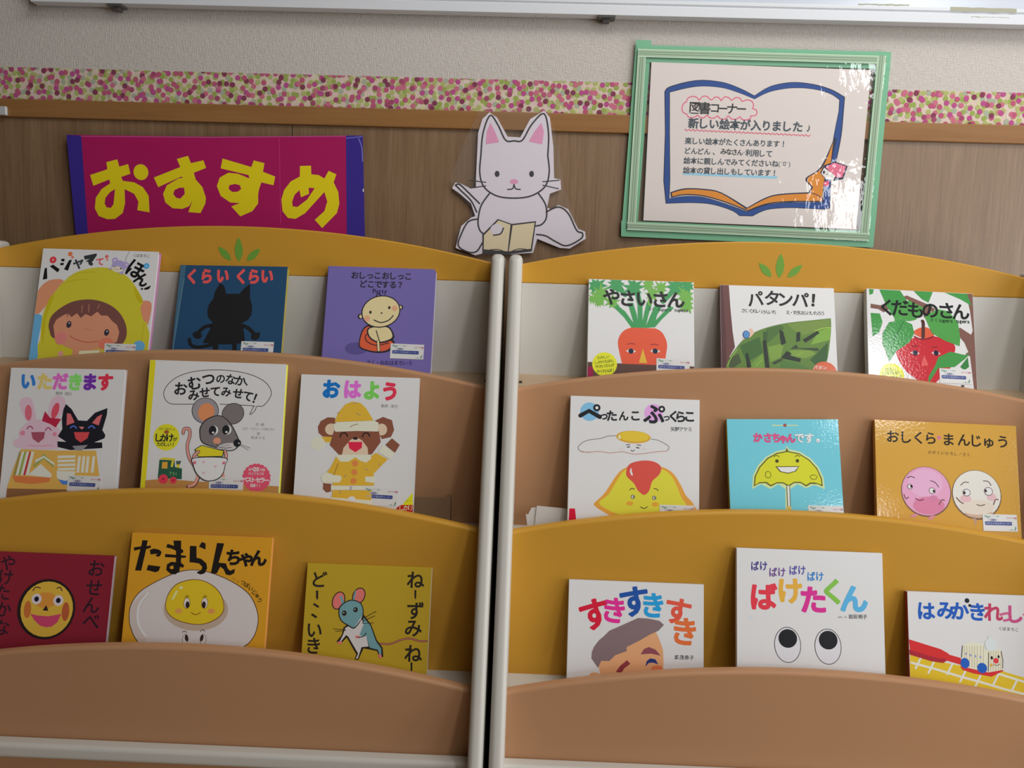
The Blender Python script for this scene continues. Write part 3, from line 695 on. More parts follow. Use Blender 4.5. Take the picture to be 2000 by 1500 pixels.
  ('S',(179,61,61),1.77,1,[(68.5,83.7),(74.4,85.4),(80.8,84.3)]),
  ('S',(179,61,61),1.77,1,[(108.4,84.1),(115.1,85.4),(121.3,83.9)]),
  ('P',(243,196,73),0,[(94.8,76.7),(88.2,51.7),(102.3,51.6)]),
  ('E',(243,243,59),29.4,47.2,21.35,21.1,1.9),
  ('W',(73,108,49),'たのしい',(19.2,58.3),(35.2,60.7),5.92,8.5,0.015,1),
  ('W',(73,108,49),'しかけえほん',(15,49.6),(42,54),5.92,8.9,0.015,1),
  ('W',(73,108,49),'やさいさんが',(16.3,42.4),(43.3,46.4),5.92,8.4,0.015,1),
  ('W',(73,108,49),'かくれんぼ！',(18.9,34.3),(44.7,37.3),5.92,6.5,0.015,1)]),
dict(label='white picture book with a brown edge and one large green leaf',
 loc=(0.3739, -0.1704, 0.9356), rot=(0.98757, -0.15717, 0.0, 0.0), w=0.1976, h=0.1966, t=0.0090,
 cover=(237, 236, 236), spine=(115, 75, 73), edge=(216, 212, 208), finish='gloss', bound='l', sticker=None,
 art=[
  ('P',(115,75,73),0,[(-0.7,212),(15.2,197),(17.1,156.4),(20.3,112.2),(23.7,85),(14.2,68.3),(7.6,-7.1),(-10.6,-7.7)]),
  ('P',(96,61,64),0,[(-0.7,212),(4.5,196.6),(8.4,111.8),(8.7,57.3),(-0.2,-7.3),(-10.6,-7.7)]),
  ('P',(106,141,66),0,[(6.5,33),(6.6,35.7),(6.7,39.6),(7.1,44.1),(7.8,48.5),(8.9,52.9),(10.4,57.5),(12.2,62.1),(14.1,66.3),(16.1,70),(18.3,73.3),(20.8,76.6),(23.4,80.2),(26.3,84.3),(29.4,88.7),(32.9,93.1),(36.9,97.4),(41.7,101.5),(47,105.5),(52.7,109.4),(58.5,112.8),(64.3,115.8),(70.3,118.4),(76.5,120.8),(83.1,123.1),(90.1,125.3),(97.4,127.3),(105.3,129.2),(113.8,131),(123.4,132.7),(133.8,134.3),(144.5,135.7),(154.5,137.1),(164.6,138.5),(174.9,139.9),(183.9,141.2),(190.2,142),(190.2,142),(190.2,137.9),(190.2,132.1),(189.9,125.1),(189.3,117.2),(188.1,107.7),(186.4,96.8),(184.6,85.8),(182.8,76.2),(181.2,68.8),(179.5,62.6),(177.8,56.5),(176.2,49),(174.3,38.7),(172.4,26.7),(170.7,15.5),(169.5,7.8),(10,2.3),(6.5,33)]),
  ('P',(75,115,61),0,[(31.7,87.8),(66.4,104.7),(71.8,76.6),(43.1,59)]),
  ('P',(85,120,64),0,[(79,119.8),(103.5,127),(109.4,121.9),(82.4,95.8),(72.2,95.4)]),
  ('P',(71,104,59),0,[(72.7,114.3),(80.9,114.6),(78.1,87.2),(72,87)]),
  ('P',(134,169,75),0,[(80.1,87.3),(107.5,94.5),(101.7,69.3),(83.4,60.4)]),
  ('P',(125,167,73),0,[(49.1,55.1),(71.8,76.6),(73.1,50.7),(50.6,34.5)]),
  ('P',(125,153,75),0,[(113.7,129.4),(188.1,140.3),(187.5,127.6),(143.4,110.4),(128.5,116.2)]),
  ('P',(134,179,71),0,[(168,118.6),(189.5,125.6),(187.5,103.5),(152.8,92.9)]),
  ('P',(134,167,73),0,[(117.2,82.3),(152.5,83.5),(162.3,77.6),(141.9,68.6),(119.9,73)]),
  ('P',(80,96,64),0,[(13.1,64.2),(29.4,74.1),(34.1,58.7),(13.7,43.5)]),
  ('P',(92,134,68),0,[(101.6,65.1),(131.5,59.9),(149.2,51.2),(101.1,48.6)]),
  ('P',(64,101,54),0,[(151.8,66.8),(183.3,99.1),(181,69.9),(166.3,52.8)]),
  ('P',(49,59,49),0,[(41.5,73.5),(45.5,75.7),(51,52),(43.8,44.5)]),
  ('P',(49,59,49),0,[(71.3,97.5),(77.4,99.8),(79.8,74.8),(82.1,50),(75.1,49.7),(72.7,74.6)]),
  ('P',(49,59,49),0,[(101.2,119.5),(107.2,115.5),(111.6,95.7),(103.4,90.2),(101.3,105.8)]),
  ('P',(49,59,49),0,[(129.9,114.1),(136.6,116.5),(136,99.6),(128.8,97.3)]),
  ('P',(49,59,49),0,[(140.1,101.9),(165.9,118.5),(169.8,114.9),(144.9,96.8)]),
  ('P',(49,59,49),0,[(101.7,68.2),(112.2,81.1),(120.1,77.2),(117.9,73),(135.8,68.4),(134.6,62.1)]),
  ('P',(64,78,57),0,[(118.3,84.4),(128.7,93.1),(132.5,87),(166.7,88.1),(166.5,82.9),(132.4,85.9)]),
  ('P',(64,78,57),0,[(86.4,59.4),(101.7,67.2),(105.6,65.3),(91.3,56.5)]),
  ('S',(179,220,85),1.44,1,[(161.9,118.4),(174.2,123),(188.5,125.6)]),
  ('S',(155,202,85),1.23,1,[(57,51.2),(69.4,64)]),
  ('S',(167,208,85),1.03,1,[(129,73.3),(140.3,79.9)]),
  ('S',(155,191,85),1.65,1,[(9.8,50.6),(17.1,66.4),(27.5,81.4)]),
  ('P',(243,202,179),0,[(49,118.8),(54.1,119),(57,110.7),(50.2,103.1),(36,99.5),(35.5,101),(46.2,102.9),(50.4,109.4)]),
  ('E',(64,101,153),43.4,107.9,6.06,7.33,-8.1),
  ('E',(101,160,221),43.7,108.1,4.44,5.65,-8.1),
  ('S',(73,115,167),0.82,1,[(45.3,110.3),(42.2,108.1),(43.7,105.5)]),
  ('E',(233,111,71),175.4,43.9,21.2,20.41,1.9),
  ('W',(243,243,243),'パタン',(160.3,53.7),(175.9,53.7),7.33,0.1,0.02,1),
  ('W',(243,226,214),'・・・',(180.3,52.3),(191.3,51.6),4.19,-3.3,0,1),
  ('T',(38,38,40),'パ',60.9,173.2,25.43,7.9,0.025,1),
  ('T',(38,38,40),'タ',89.5,175.5,25.43,-2.1,0.025,1),
  ('T',(38,38,40),'ン',113.4,173.5,25.43,1.9,0.025,1),
  ('T',(38,38,40),'パ',139.2,174.3,25.43,-3.1,0.025,1),
  ('T',(38,38,40),'！',161.2,173.7,24.87,-6.1,0.04,1),
  ('W',(61,61,64),'さく・ひらい',(39.6,151),(64.9,150.7),7.74,-0.5,0.015,1),
  ('W',(61,61,64),'けんいち',(74.1,149.9),(92.7,150),7.74,0.3,0.015,1),
  ('W',(61,61,64),'え・すぎはら',(116.6,150.2),(145.8,150.3),7.74,0.3,0.015,1),
  ('W',(61,61,64),'けいたろう',(153.2,150.3),(176.2,150.5),7.74,0.6,0.015,1)]),
dict(label='white picture book with a red apple among green leaves',
 loc=(0.6228, -0.1693, 0.9393), rot=(0.9889, -0.14819, 0.01039, -0.00156), w=0.1823, h=0.1932, t=0.0130,
 cover=(237, 236, 236), spine=(220, 220, 212), edge=(216, 212, 208), finish='film', bound='l', sticker=(119.5,57.8,53,25.3,0.3),
 art=[
  ('P',(139,101,92),0,[(171.2,192.7),(183.4,193.3),(187.9,18.4),(179.2,-10.2),(172.6,82.1),(164.4,104.6),(155.6,115.7),(141.1,122.7),(158.2,131.4),(176.2,119.8),(179.3,126.7),(176.3,161.6)]),
  ('P',(139,101,92),0,[(6.2,166.1),(23,164.1),(68.7,184.3),(105.7,169.5),(116.6,162.3),(112.6,156.2),(97.9,163.2),(68.5,177.3),(28.3,151.6),(19.1,157),(6,158.3)]),
  ('P',(139,101,92),0,[(94.3,165),(105.4,163.6),(112.4,150.3),(97.3,145.6)]),
  ('P',(139,101,92),0,[(167.3,87.5),(184.2,92.3),(183.7,82.7),(163.4,81.6)]),
  ('P',(233,106,75),1,[(77.7,117.3),(85.4,125.5),(98.6,129.1),(107.7,124.8),(112.8,113.4),(96,108.6)]),
  ('P',(212,57,66),1,[(47.7,79.1),(50.7,86.9),(77.4,108.6),(96,108.6),(114.7,113.5),(145.8,101.7),(145.9,82.5),(138.4,59.2),(119.2,39.1),(100.2,23),(82.3,35.2),(60.7,53)]),
  ('S',(143,45,59),2.29,1,[(79.3,111.6),(90.3,107.4),(103.4,109),(111.9,113.4)]),
  ('S',(96,61,59),5.72,1,[(94.2,110.5),(95.4,133.8),(94.3,139.6)]),
  ('P',(80,162,85),0,[(21.9,192.6),(57.7,192.5),(68.4,175.4),(75,148.3),(80.5,144.7),(48.5,139.1),(34.2,161.8)]),
  ('P',(92,169,87),0,[(47.4,162.5),(72.1,175.6),(97.9,163.2),(99.6,157.4),(82.2,140.9),(72.8,138.4),(46.6,137)]),
  ('P',(80,162,85),0,[(81.2,192.8),(114.1,193.6),(105.8,173.4),(94.8,178.8)]),
  ('P',(80,162,85),0,[(134.7,192.7),(172.1,192.7),(179.6,171.5),(160.4,182.3)]),
  ('P',(80,162,85),0,[(4,192.7),(12.5,192.1),(10.4,184.1),(4.7,181.8)]),
  ('P',(80,162,85),0,[(5.8,149.5),(21.7,149.3),(26,134),(19.9,116.1),(8.5,107.8)]),
  ('P',(80,162,85),0,[(37.2,134.6),(59.8,139.7),(76.3,132.8),(79.5,117.4),(71.6,101.5),(46.9,82.9),(35.2,65),(30.1,82),(24.9,95.1),(25.5,114.5)]),
  ('S',(61,129,75),1.72,1,[(61.5,135.9),(51.6,117.9),(39.8,96)]),
  ('P',(92,169,87),0,[(98.3,147.6),(120.3,162.5),(138.9,159.5),(154.9,140.9),(157.3,112),(155.8,98.4),(131.1,106.7),(109.3,119)]),
  ('P',(80,162,85),0,[(118.8,77.2),(139.6,87.9),(163.4,83.5),(172.8,85.9),(163.1,75.8),(145.9,61.5),(118.1,58.1),(100.5,30.5),(100.9,41.9),(112.7,61.6)]),
  ('P',(68,141,78),0,[(155.1,62),(168.8,79.9),(169.9,62.8),(162.2,56.7)]),
  ('P',(233,214,209),0,[(71.5,82.3),(80,87.7),(87.6,81.6),(79.7,78.1)]),
  ('E',(54,49,71),79.8,82.7,4.11,4.67,3.1),
  ('P',(233,214,209),0,[(107.1,83.8),(115.6,89.3),(123.1,83.2),(115.2,79.7)]),
  ('E',(54,49,71),115.4,84.3,4.11,4.67,3.1),
  ('S',(132,45,54),1.53,1,[(75,94),(83.4,95.2)]),
  ('S',(132,45,54),1.53,1,[(109.3,94),(117.7,94.8)]),
  ('P',(238,108,104),0,[(94.9,79.7),(89.6,60.3),(101.6,61.9)]),
  ('T',(42,45,45),'く',33.3,160.7,26.85,1.1,0.025,1),
  ('T',(42,45,45),'だ',56.7,161,26.85,1.1,0.025,1),
  ('T',(42,45,45),'も',82.8,158.5,26.85,1.1,0.025,1),
  ('T',(42,45,45),'の',108.1,158.9,26.85,1.1,0.025,1),
  ('T',(42,45,45),'さ',136.1,160.4,26.85,1.1,0.025,1),
  ('T',(42,45,45),'ん',160.4,159.7,26.85,1.1,0.025,1),
  ('W',(42,61,49),'さく',(110.2,142.4),(117.7,142.4),6.62,0.2,0.01,1),
  ('W',(42,61,49),'tupera',(124.2,142.4),(143.8,142.6),8.95,0.9,0.012,1),
  ('W',(42,61,49),'tupera',(153.1,142.8),(172.7,143),8.95,0.9,0.012,1),
  ('E',(243,243,61),39.1,40.4,20.93,21.4,3.1),
  ('W',(96,143,61),'たのしい',(31.1,50.5),(44.1,53.1),6.62,11.2,0.01,1),
  ('W',(96,143,61),'しかけえほん',(25.4,43.1),(50.4,47.1),6.62,9,0.01,1),
  ('W',(96,143,61),'くだものさんが',(23.3,34.8),(52.9,39.3),6.62,8.4,0.01,1),
  ('P',(73,73,73),0,[(155.5,30.7),(161,30.5),(160,27.2),(155,27.5)])]),
dict(label='white picture book with a pink rabbit and a black cat at a table of sandwiches',
 loc=(-0.8283, -0.2587, 0.7017), rot=(0.99323, -0.1159, -0.00768, 0.0009), w=0.1948, h=0.2506, t=0.0080,
 cover=(237, 236, 236), spine=(216, 212, 212), edge=(216, 212, 216), finish='gloss', bound='l', sticker=(113.4,72,55.5,25.8,-0.9),
 art=[
  ('T',(62,140,227),'い',31.8,227.6,27.49,1.1,0.055,0.9),
  ('T',(243,219,129),'た',59.6,228.1,27.49,1.1,0.055,0.9),
  ('T',(243,123,216),'だ',86.3,228.6,27.49,1.1,0.055,0.9),
  ('T',(151,243,123),'き',112,228.2,27.49,1.1,0.055,0.9),
  ('T',(129,56,185),'ま',136.9,228.7,27.49,1.1,0.055,0.9),
  ('T',(243,62,87),'す',163.1,228.6,27.49,1.1,0.055,0.9),
  ('W',(104,101,104),'新井',(83.1,208.6),(88.9,208.3),6.19,-2.4,0,1),
  ('W',(104,101,104),'洋行',(98.2,208),(104.1,207.7),6.19,-2.3,0,1),
  ('P',(243,207,224),1,[(19.5,193.5),(29.4,200.6),(40.1,197.4),(47.1,178.5),(50.2,163),(34.8,161),(24.5,178)]),
  ('P',(243,207,224),1,[(72,192.8),(79.8,203.3),(93.8,201.8),(98.4,189.8),(92.9,172.4),(79.9,161.8),(70.3,172)]),
  ('E',(241,123,143),36.6,174.8,5.89,13.4,7.1),
  ('E',(243,93,115),81.9,179.1,5.89,13.75,-12.9),
  ('P',(243,207,224),1,[(33.5,155.8),(48.5,163),(69.4,162.5),(87.8,151.7),(95.9,138.1),(90,126),(90.9,115.8),(46,114.1),(19.7,117.8),(15.6,124.6),(18.5,129.8),(24.5,131.6),(24.2,143.6)]),
  ('P',(205,48,81),0,[(64.6,177.9),(74.3,166.9),(93.5,165.5),(85.2,150.8),(75.2,156.6),(60.8,161.5)]),
  ('S',(188,81,123),1.9,1,[(36.9,147.6),(39.6,151.6),(43.1,151.7),(46.6,148.1)]),
  ('S',(188,81,123),1.9,1,[(68.2,145.6),(70.9,149.6),(74.4,149.7),(77.8,146.2)]),
  ('E',(243,151,179),30,140.6,4.16,4.12,1.1),
  ('E',(243,151,179),84.5,139.6,3.46,3.44,1.1),
  ('P',(185,93,112),0,[(44.3,142.3),(67.7,143.1),(66.9,132.4),(58.1,124.5),(47.9,131.2)]),
  ('S',(243,160,182),1.21,1,[(42,120.3),(62.9,119.5),(83.5,121.6)]),
  ('P',(39,39,48),0,[(99.2,190.7),(109.5,182.2),(122.3,163.5),(137.2,162.9),(149.9,177),(170.1,185.1),(170.1,173.9),(164.4,148),(170.3,139.6),(168.9,134.4),(152.2,127.2),(165.7,127.5),(166.8,118.1),(113.6,113.7),(91.5,118.4),(89.9,127.7),(105.5,127.2),(90,136.3),(96.7,148.4),(94.4,165.6),(95.6,181.1)]),
  ('P',(243,123,129),0,[(102.2,175.2),(108.4,174.4),(116.6,160),(103.1,154.6)]),
  ('P',(243,123,129),0,[(162.2,174.6),(157.7,155.6),(146.1,159.7),(153.9,170.1)]),
  ('S',(101,135,243),2.07,1,[(110.1,150.7),(113.3,153.5),(116.8,153.6),(120.5,150.3)]),
  ('S',(101,135,243),2.07,1,[(140.7,151.3),(144,154.1),(147.4,154.2),(151.2,150.8)]),
  ('P',(243,146,146),0,[(124.1,153.2),(129.7,148.2),(133.7,152.6)]),
  ('P',(235,87,93),0,[(116.6,143.7),(143,144.2),(140.4,133.8),(129.8,126.5),(120.6,132.6)]),
  ('P',(160,157,163),0,[(115.6,120.5),(142.2,122.8),(132.6,113.2),(122.2,113.8)]),
  ('P',(243,193,98),0,[(29.6,113.7),(91.2,112.4),(156.8,113.7),(165.3,73.1),(174.6,21.1),(11.9,17.7),(12.3,49.7),(19.7,80.3)]),
  ('P',(243,243,230),0,[(31.7,109.5),(36.6,109.6),(30.2,70.4),(25,70.3)]),
  ('P',(243,243,230),0,[(39.8,109.7),(44.7,109.8),(38.3,70.5),(33.1,70.4)]),
  ('P',(243,243,230),0,[(48.1,109.8),(53,109.9),(46.5,70.7),(41.4,70.6)]),
  ('P',(160,188,90),0,[(36,109.6),(38.8,109.6),(33.1,70.4),(29.3,70.3)]),
  ('P',(216,62,76),0,[(44.3,109.8),(47.1,109.8),(41.4,70.6),(37.6,70.5)]),
  ('P',(174,160,90),0,[(27.7,109.4),(30.5,109.5),(24.8,70.2),(21,70.2)]),
  ('P',(243,243,230),0,[(65.5,89.7),(85.2,73.2),(84.8,67.2),(44.8,70.7)]),
  ('P',(174,188,98),0,[(53.6,87.8),(69.2,106.8),(89.8,88.5),(86.7,85.1),(70,98.3),(55.7,84.4)]),
  ('P',(243,243,230),0,[(56.3,96.4),(69.5,103.4),(87.8,91.9),(90,86.8),(69.8,100),(55.9,91.2)]),
  ('P',(243,140,81),0,[(19,69.3),(84.8,67.2),(82,60.4),(51.3,56.4),(25.2,59.2)]),
  ('P',(243,243,230),0,[(92.8,103.9),(122.9,105.3),(122.4,101.1),(92.7,99.6)]),
  ('P',(243,243,230),0,[(93.4,97.1),(123.5,98.5),(123,94.3),(93.3,92.8)]),
  ('P',(243,243,230),0,[(94,90.3),(124.1,91.8),(123.6,87.5),(93.9,86.1)]),
  ('P',(243,243,230),0,[(94.6,83.5),(124.7,85),(124.2,80.7),(94.4,79.3)]),
  ('P',(243,243,230),0,[(95.2,76.8),(125.2,78.2),(124.7,74),(95,72.5)]),
  ('P',(243,243,230),0,[(93.3,78.4),(123.4,79),(122.7,67.1),(102.7,60),(94.2,68.3)]),
  ('P',(90,146,230),0,[(97.1,64.9),(109.3,62.7),(122.9,64.6),(120.2,56.1),(104.7,56.6)]),
  ('P',(243,243,230),0,[(127.4,103.7),(131.9,103.8),(131.4,76.6),(126.6,76.5)]),
  ('P',(243,243,230),0,[(134.8,103.9),(139.3,104),(138.8,76.8),(134,76.7)]),
  ('P',(243,243,230),0,[(142.1,104),(146.5,104.1),(146,76.9),(141.2,76.8)]),
  ('P',(243,243,230),0,[(151.5,104.2),(156,104.3),(155.5,77.1),(150.7,77)]),
  ('P',(160,112,76),0,[(12.4,48),(120.9,48.5),(123.3,20),(11.9,17.7)]),
  ('P',(243,76,90),0,[(-2.2,56.2),(0.4,56.2),(0.5,46.1),(-2.9,46)])]),
dict(label='white picture book with a grey mouse in a nappy and a yellow edge',
 loc=(-0.5932, -0.2587, 0.7017), rot=(0.99459, -0.1039, 0.0, 0.0), w=0.2309, h=0.2711, t=0.0100,
 cover=(237, 236, 236), spine=(243, 230, 46), edge=(243, 243, 86), finish='gloss', bound='l', sticker=(114.2,79.2,57.2,28.1,0.7),
 art=[
  ('P',(243,230,46),0,[(-8.2,274.9),(9.9,269.9),(8.7,58.3),(8.3,-23.8),(-12.1,-24.6),(-1.6,57.9)]),
  ('P',(208,152,86),0,[(7.8,70),(38.4,73.7),(89.9,71.3),(158.4,70.4),(231.9,68),(235.4,-15.4),(8.3,-23.8)]),
  ('S',(46,46,51),1.03,1,[(123.8,200.5),(177.2,199.7),(179.2,196.7),(174.8,184.6),(182.9,191.7),(185.9,199),(195.3,199.8),(204.2,209.5),(208.5,223.4),(198.9,238.5),(177.4,249.9),(145.8,256.6),(107.7,257.6),(69.9,252.3),(43.1,240.2),(28.8,222.5),(29,208.7),(39.3,198.8),(60,198.3),(84.1,199.4)]),
  ('T',(46,46,51),'お',56,224.3,20.45,-2,0.025,1),
  ('T',(46,46,51),'む',78.5,234.5,21.3,12,0.025,1),
  ('T',(46,46,51),'つ',101,241.3,20.45,2,0.025,1),
  ('T',(46,46,51),'の',121.7,242.8,14.48,2,0.025,1),
  ('T',(46,46,51),'な',139,242.6,16.19,-8,0.025,1),
  ('T',(46,46,51),'か',155.5,240.9,16.19,-8,0.025,1),
  ('T',(46,46,51),'、',165.4,235.7,13.63,-6,0.025,1),
  ('T',(46,46,51),'み',78.3,213.8,17.04,7,0.03,1),
  ('T',(46,46,51),'せ',96.5,219.3,16.19,7,0.03,1),
  ('T',(46,46,51),'て',114.2,221.1,16.19,4,0.03,1),
  ('T',(46,46,51),'み',132.7,221.2,15.34,-0,0.03,1),
  ('T',(46,46,51),'せ',152.7,219.5,16.19,-6,0.03,1),
  ('T',(46,46,51),'て',169.3,215.2,16.19,-13,0.03,1),
  ('T',(46,46,51),'！',181.6,212.2,17.04,-18,0.03,1),
  ('S',(46,46,51),5.82,1,[(65.3,150.1),(66.5,156.9),(74.3,157.2),(76.7,147.1),(73.7,129.9),(77.6,111.4),(86.3,98.2)]),
  ('S',(243,168,154),4.11,1,[(65.3,150.1),(66.5,156.9),(74.3,157.2),(76.7,147.1),(73.7,129.9),(77.6,111.4),(86.3,98.2)]),
  ('E',(46,46,51),99.6,188.8,23.01,21.81,-18),
  ('E',(168,162,168),99.6,188.8,21.98,20.79,-18),
  ('E',(46,46,51),146.4,185.3,19.06,17.72,27),
  ('E',(138,130,130),146.4,185.3,18.03,16.7,27),
  ('E',(243,157,108),101.5,186.3,13.74,15.34,-13),
  ('P',(46,46,51),1,[(93,147.6),(92.9,161.3),(103.1,175.3),(125,182),(144.9,168.2),(160.5,141.5),(162.5,136.4),(154.7,126),(142.9,123),(125.4,126.7),(102.7,132.7),(95.4,139.2)]),
  ('P',(138,130,130),1,[(94.4,147.7),(94.5,160.6),(104.1,173.9),(125.1,180.6),(144,167.1),(158.8,141.4),(160.8,136.4),(152.9,127.3),(142.8,124.4),(125.4,128),(103.6,134),(96.7,139.9)]),
  ('P',(222,217,217),1,[(123.6,128),(136.8,135.5),(155.7,136.2),(154.5,127.7),(142.8,124.4)]),
  ('E',(243,243,243),116.5,156.6,7.21,7.84,2),
  ('E',(46,46,51),114.3,156.5,6.18,7.84,-6),
  ('E',(243,243,243),115.5,152.8,2.06,1.7,2),
  ('E',(243,243,243),138.7,158.2,7.21,7.84,2),
  ('E',(46,46,51),136.5,158.2,6.18,7.84,-6),
  ('E',(243,243,243),137.8,154.5,2.06,1.7,2),
  ('E',(243,168,135),122.9,139.3,6.52,5.45,2),
  ('E',(46,46,51),157,136.9,6.52,6.48,2),
  ('E',(243,243,243),159.9,136.7,1.37,1.02,2),
  ('S',(46,46,51),0.86,1,[(123.2,134.2),(126.1,129.2),(137.4,127.9),(147.6,129.1)]),
  ('S',(86,86,92),0.51,1,[(162.6,134.8),(179.3,129.4)]),
  ('S',(86,86,92),0.51,1,[(162.8,133.1),(176.9,125.9)]),
  ('S',(86,86,92),0.51,1,[(130.3,130.2),(143.9,133.2)]),
  ('P',(46,46,51),0,[(86.2,123.6),(97.6,131.6),(129,125.1),(135.9,124.5),(134.9,113.4),(93.9,111.1)]),
  ('P',(243,227,54),0,[(88.2,123.7),(98,130.5),(129.1,123.7),(134.6,123.2),(133.5,114.6),(93.8,112.3)]),
  ('S',(46,46,51),5.82,1,[(93.3,120.4),(86.9,113.4),(87,106.7)]),
  ('S',(243,176,157),4.11,1,[(93.3,120.4),(86.9,113.4),(87,106.7)]),
  ('S',(46,46,51),5.82,1,[(137.7,122.8),(140,115.3),(138,106.8)]),
  ('S',(243,176,157),4.11,1,[(137.7,122.8),(140,115.3),(138,106.8)]),
  ('S',(46,46,51),6.84,1,[(96.2,79.9),(90.3,66.2),(80.3,62.2)]),
  ('S',(243,176,157),5.13,1,[(96.1,81.6),(90.3,67.1),(81.1,62.9)]),
  ('S',(243,176,157),5.82,1,[(134.9,89.8),(137.3,79.7)]),
  ('P',(46,46,51),1,[(86.3,110),(139.3,112.2),(140.1,100.1),(136.9,84.8),(129,76.1),(117.3,72.3),(105.2,73.5),(92.5,83.2),(85.4,98.1)]),
  ('P',(243,243,243),1,[(87.6,109.2),(138.2,111),(138.9,100),(135.8,85.7),(128.2,77.4),(117.2,73.6),(105.8,74.9),(93.8,84.2),(87,98.2)]),
  ('P',(243,195,195),0,[(100.2,104.6),(101.9,105.7),(103,104.3),(104.3,105.7),(105.9,104.4),(103.3,100.6)]),
  ('P',(243,195,195),0,[(120.4,98),(122.1,99.1),(123.2,97.8),(124.4,99.2),(126.1,97.9),(123.4,94.1)]),
  ('P',(243,195,195),0,[(101.5,86.9),(103.1,88),(104.3,86.6),(105.5,88),(107.2,86.7),(104.5,82.9)]),
  ('P',(236,127,154),0,[(85.5,104.9),(91,104.3),(90.5,99.2),(86.2,99.9)]),
  ('P',(236,127,154),0,[(134.7,105),(139.4,106),(139.2,101.4),(134.4,100.7)]),
  ('E',(243,238,54),37.5,142.3,21.98,22.15,2),
  ('W',(86,73,46),'おむつをめくる',(26.1,156.4),(49.4,156),4.09,-1,0,1),
  ('E',(181,100,59),37.2,151.1,4.12,3.07,2),
  ('T',(46,46,51),'し',24.7,141,12.78,2,0.03,1),
  ('T',(46,46,51),'か',34.1,141.3,12.78,2,0.03,1),
  ('T',(46,46,51),'け',43.6,141.6,12.78,2,0.03,1),
  ('T',(46,46,51),'が',52.6,139.7,6.13,2,0.02,1),
  ('W',(46,46,51),'たのしい！',(25.8,130.6),(49.9,130.8),7.16,0.4,0.02,1),
  ('W',(114,111,111),'文・絵',(187.9,169),(197.3,169),5.11,-0.1,0,1),
  ('W',(114,111,111),'ヒド・ファン・ヘネヒテン',(166.9,161.3),(215.8,161.6),5.11,0.4,0,1),
  ('W',(114,111,111),'訳',(191.4,153.8),(191.4,153.8),5.11,2,0,1),
  ('W',(114,111,111),'松永りえ',(182.1,147),(200.4,146.9),5.11,-0.2,0,1),
  ('P',(54,103,81),0,[(28.8,104.6),(54.1,104.6),(55.7,93.7),(67.6,91.6),(68.4,73.9),(28.1,73.8)]),
  ('P',(236,222,73),0,[(27.4,105.4),(35.7,109.1),(56.4,107.6),(54.1,104.1)]),
  ('P',(243,181,73),0,[(33.7,101),(42.8,101.7),(43.1,90.7),(33.7,90.4)]),
  ('P',(243,229,73),0,[(49.5,103.6),(53.3,103.8),(52,93.6),(48.5,93.4)]),
  ('P',(86,108,100),0,[(56.7,103.6),(65.6,104.2),(63.6,98.2),(58,98)]),
  ('P',(243,222,59),0,[(58.5,98),(63.6,98.2),(63.5,92.6),(58.9,92.5)]),
  ('W',(154,222,127),'731',(48.9,82.5),(58.3,82.3),7.16,-1.1,0,1),
  ('E',(243,73,95),37.6,73.1,7.9,7.84,2),
  ('E',(154,32,51),37.6,73.1,1.55,1.53,2),
  ('E',(243,73,95),54.3,71.7,5.84,5.79,2),
  ('E',(154,32,51),54.3,71.7,1.37,1.36,2),
  ('P',(243,95,124),0,[(215.2,81.7),(216.8,78),(214.5,74.8),(214.9,70.8),(211.7,68.5),(210.9,64.6),(207.1,63.4),(205.1,60),(201,60.1),(198,57.5),(194.2,58.7),(190.5,57.2),(187.1,59.6),(183.1,59.2),(180.7,62.5),(176.7,63.4),(175.4,67.2),(171.9,69.3),(171.8,73.2),(169.1,76.3),(170.2,80.1),(168.6,83.7),(170.9,87),(170.4,90.9),(173.7,93.3),(174.5,97.1),(178.3,98.4),(180.3,101.8),(184.4,101.7),(187.4,104.3),(191.3,103.1),(195,104.6),(198.3,102.2),(202.3,102.5),(204.8,99.3),(208.7,98.4),(210.1,94.6),(213.6,92.5),(213.7,88.5),(216.4,85.4)]),
  ('W',(243,243,243),'世界',(180.8,93.9),(185.5,94.1),4.77,2,0.01,1),
  ('W',(243,243,243),'20',(188.9,94.6),(193.7,94.7),9.54,2,0.04,0.9),
  ('W',(243,243,243),'万部',(199.2,94.2),(204,94.2),4.77,-0.1,0.01,1),
  ('W',(243,243,243),'以上で大人気',(181.2,87.7),(202.5,87.8),4.43,0.2,0.005,1),
  ('W',(243,243,243),'ベストセラー',(173.3,77.3),(210.5,77.3),9.2,-0.1,0.04,1),
  ('W',(243,243,243),'絵本！！',(185.9,68),(198.7,68.1),5.79,0.5,0.02,1)]),
dict(label='white picture book with a brown bear waving in a yellow hat',
 loc=(-0.3376, -0.2587, 0.7017), rot=(0.99346, -0.11419, 0.0, 0.0), w=0.1991, h=0.2558, t=0.0080,
 cover=(237, 236, 236), spine=(216, 212, 212), edge=(216, 212, 216), finish='gloss', bound='l', sticker=(116.4,72.1,56.7,29.5,-0.9),
 art=[
  ('T',(31,127,214),'お',52.3,232.7,30.36,0,0.055,0.92),
  ('T',(243,124,230),'は',88.1,233.1,30.36,0,0.055,0.92),
  ('T',(135,225,100),'よ',120.2,232.5,30.36,0,0.055,0.92),
  ('T',(243,63,92),'う',150.3,231.8,30.36,0,0.055,0.92),
  ('W',(84,82,84),'新井',(140,207.2),(146.1,207.1),5.91,-1.1,0,1),
  ('W',(84,82,84),'洋行',(155.6,207.1),(161.9,207),5.91,-1,0,1),
  ('P',(243,196,68),0,[(39.9,151.9),(60.5,153.4),(54.5,143.3),(41.2,143.7)]),
  ('E',(243,243,220),35.1,141,11.88,10.83,2),
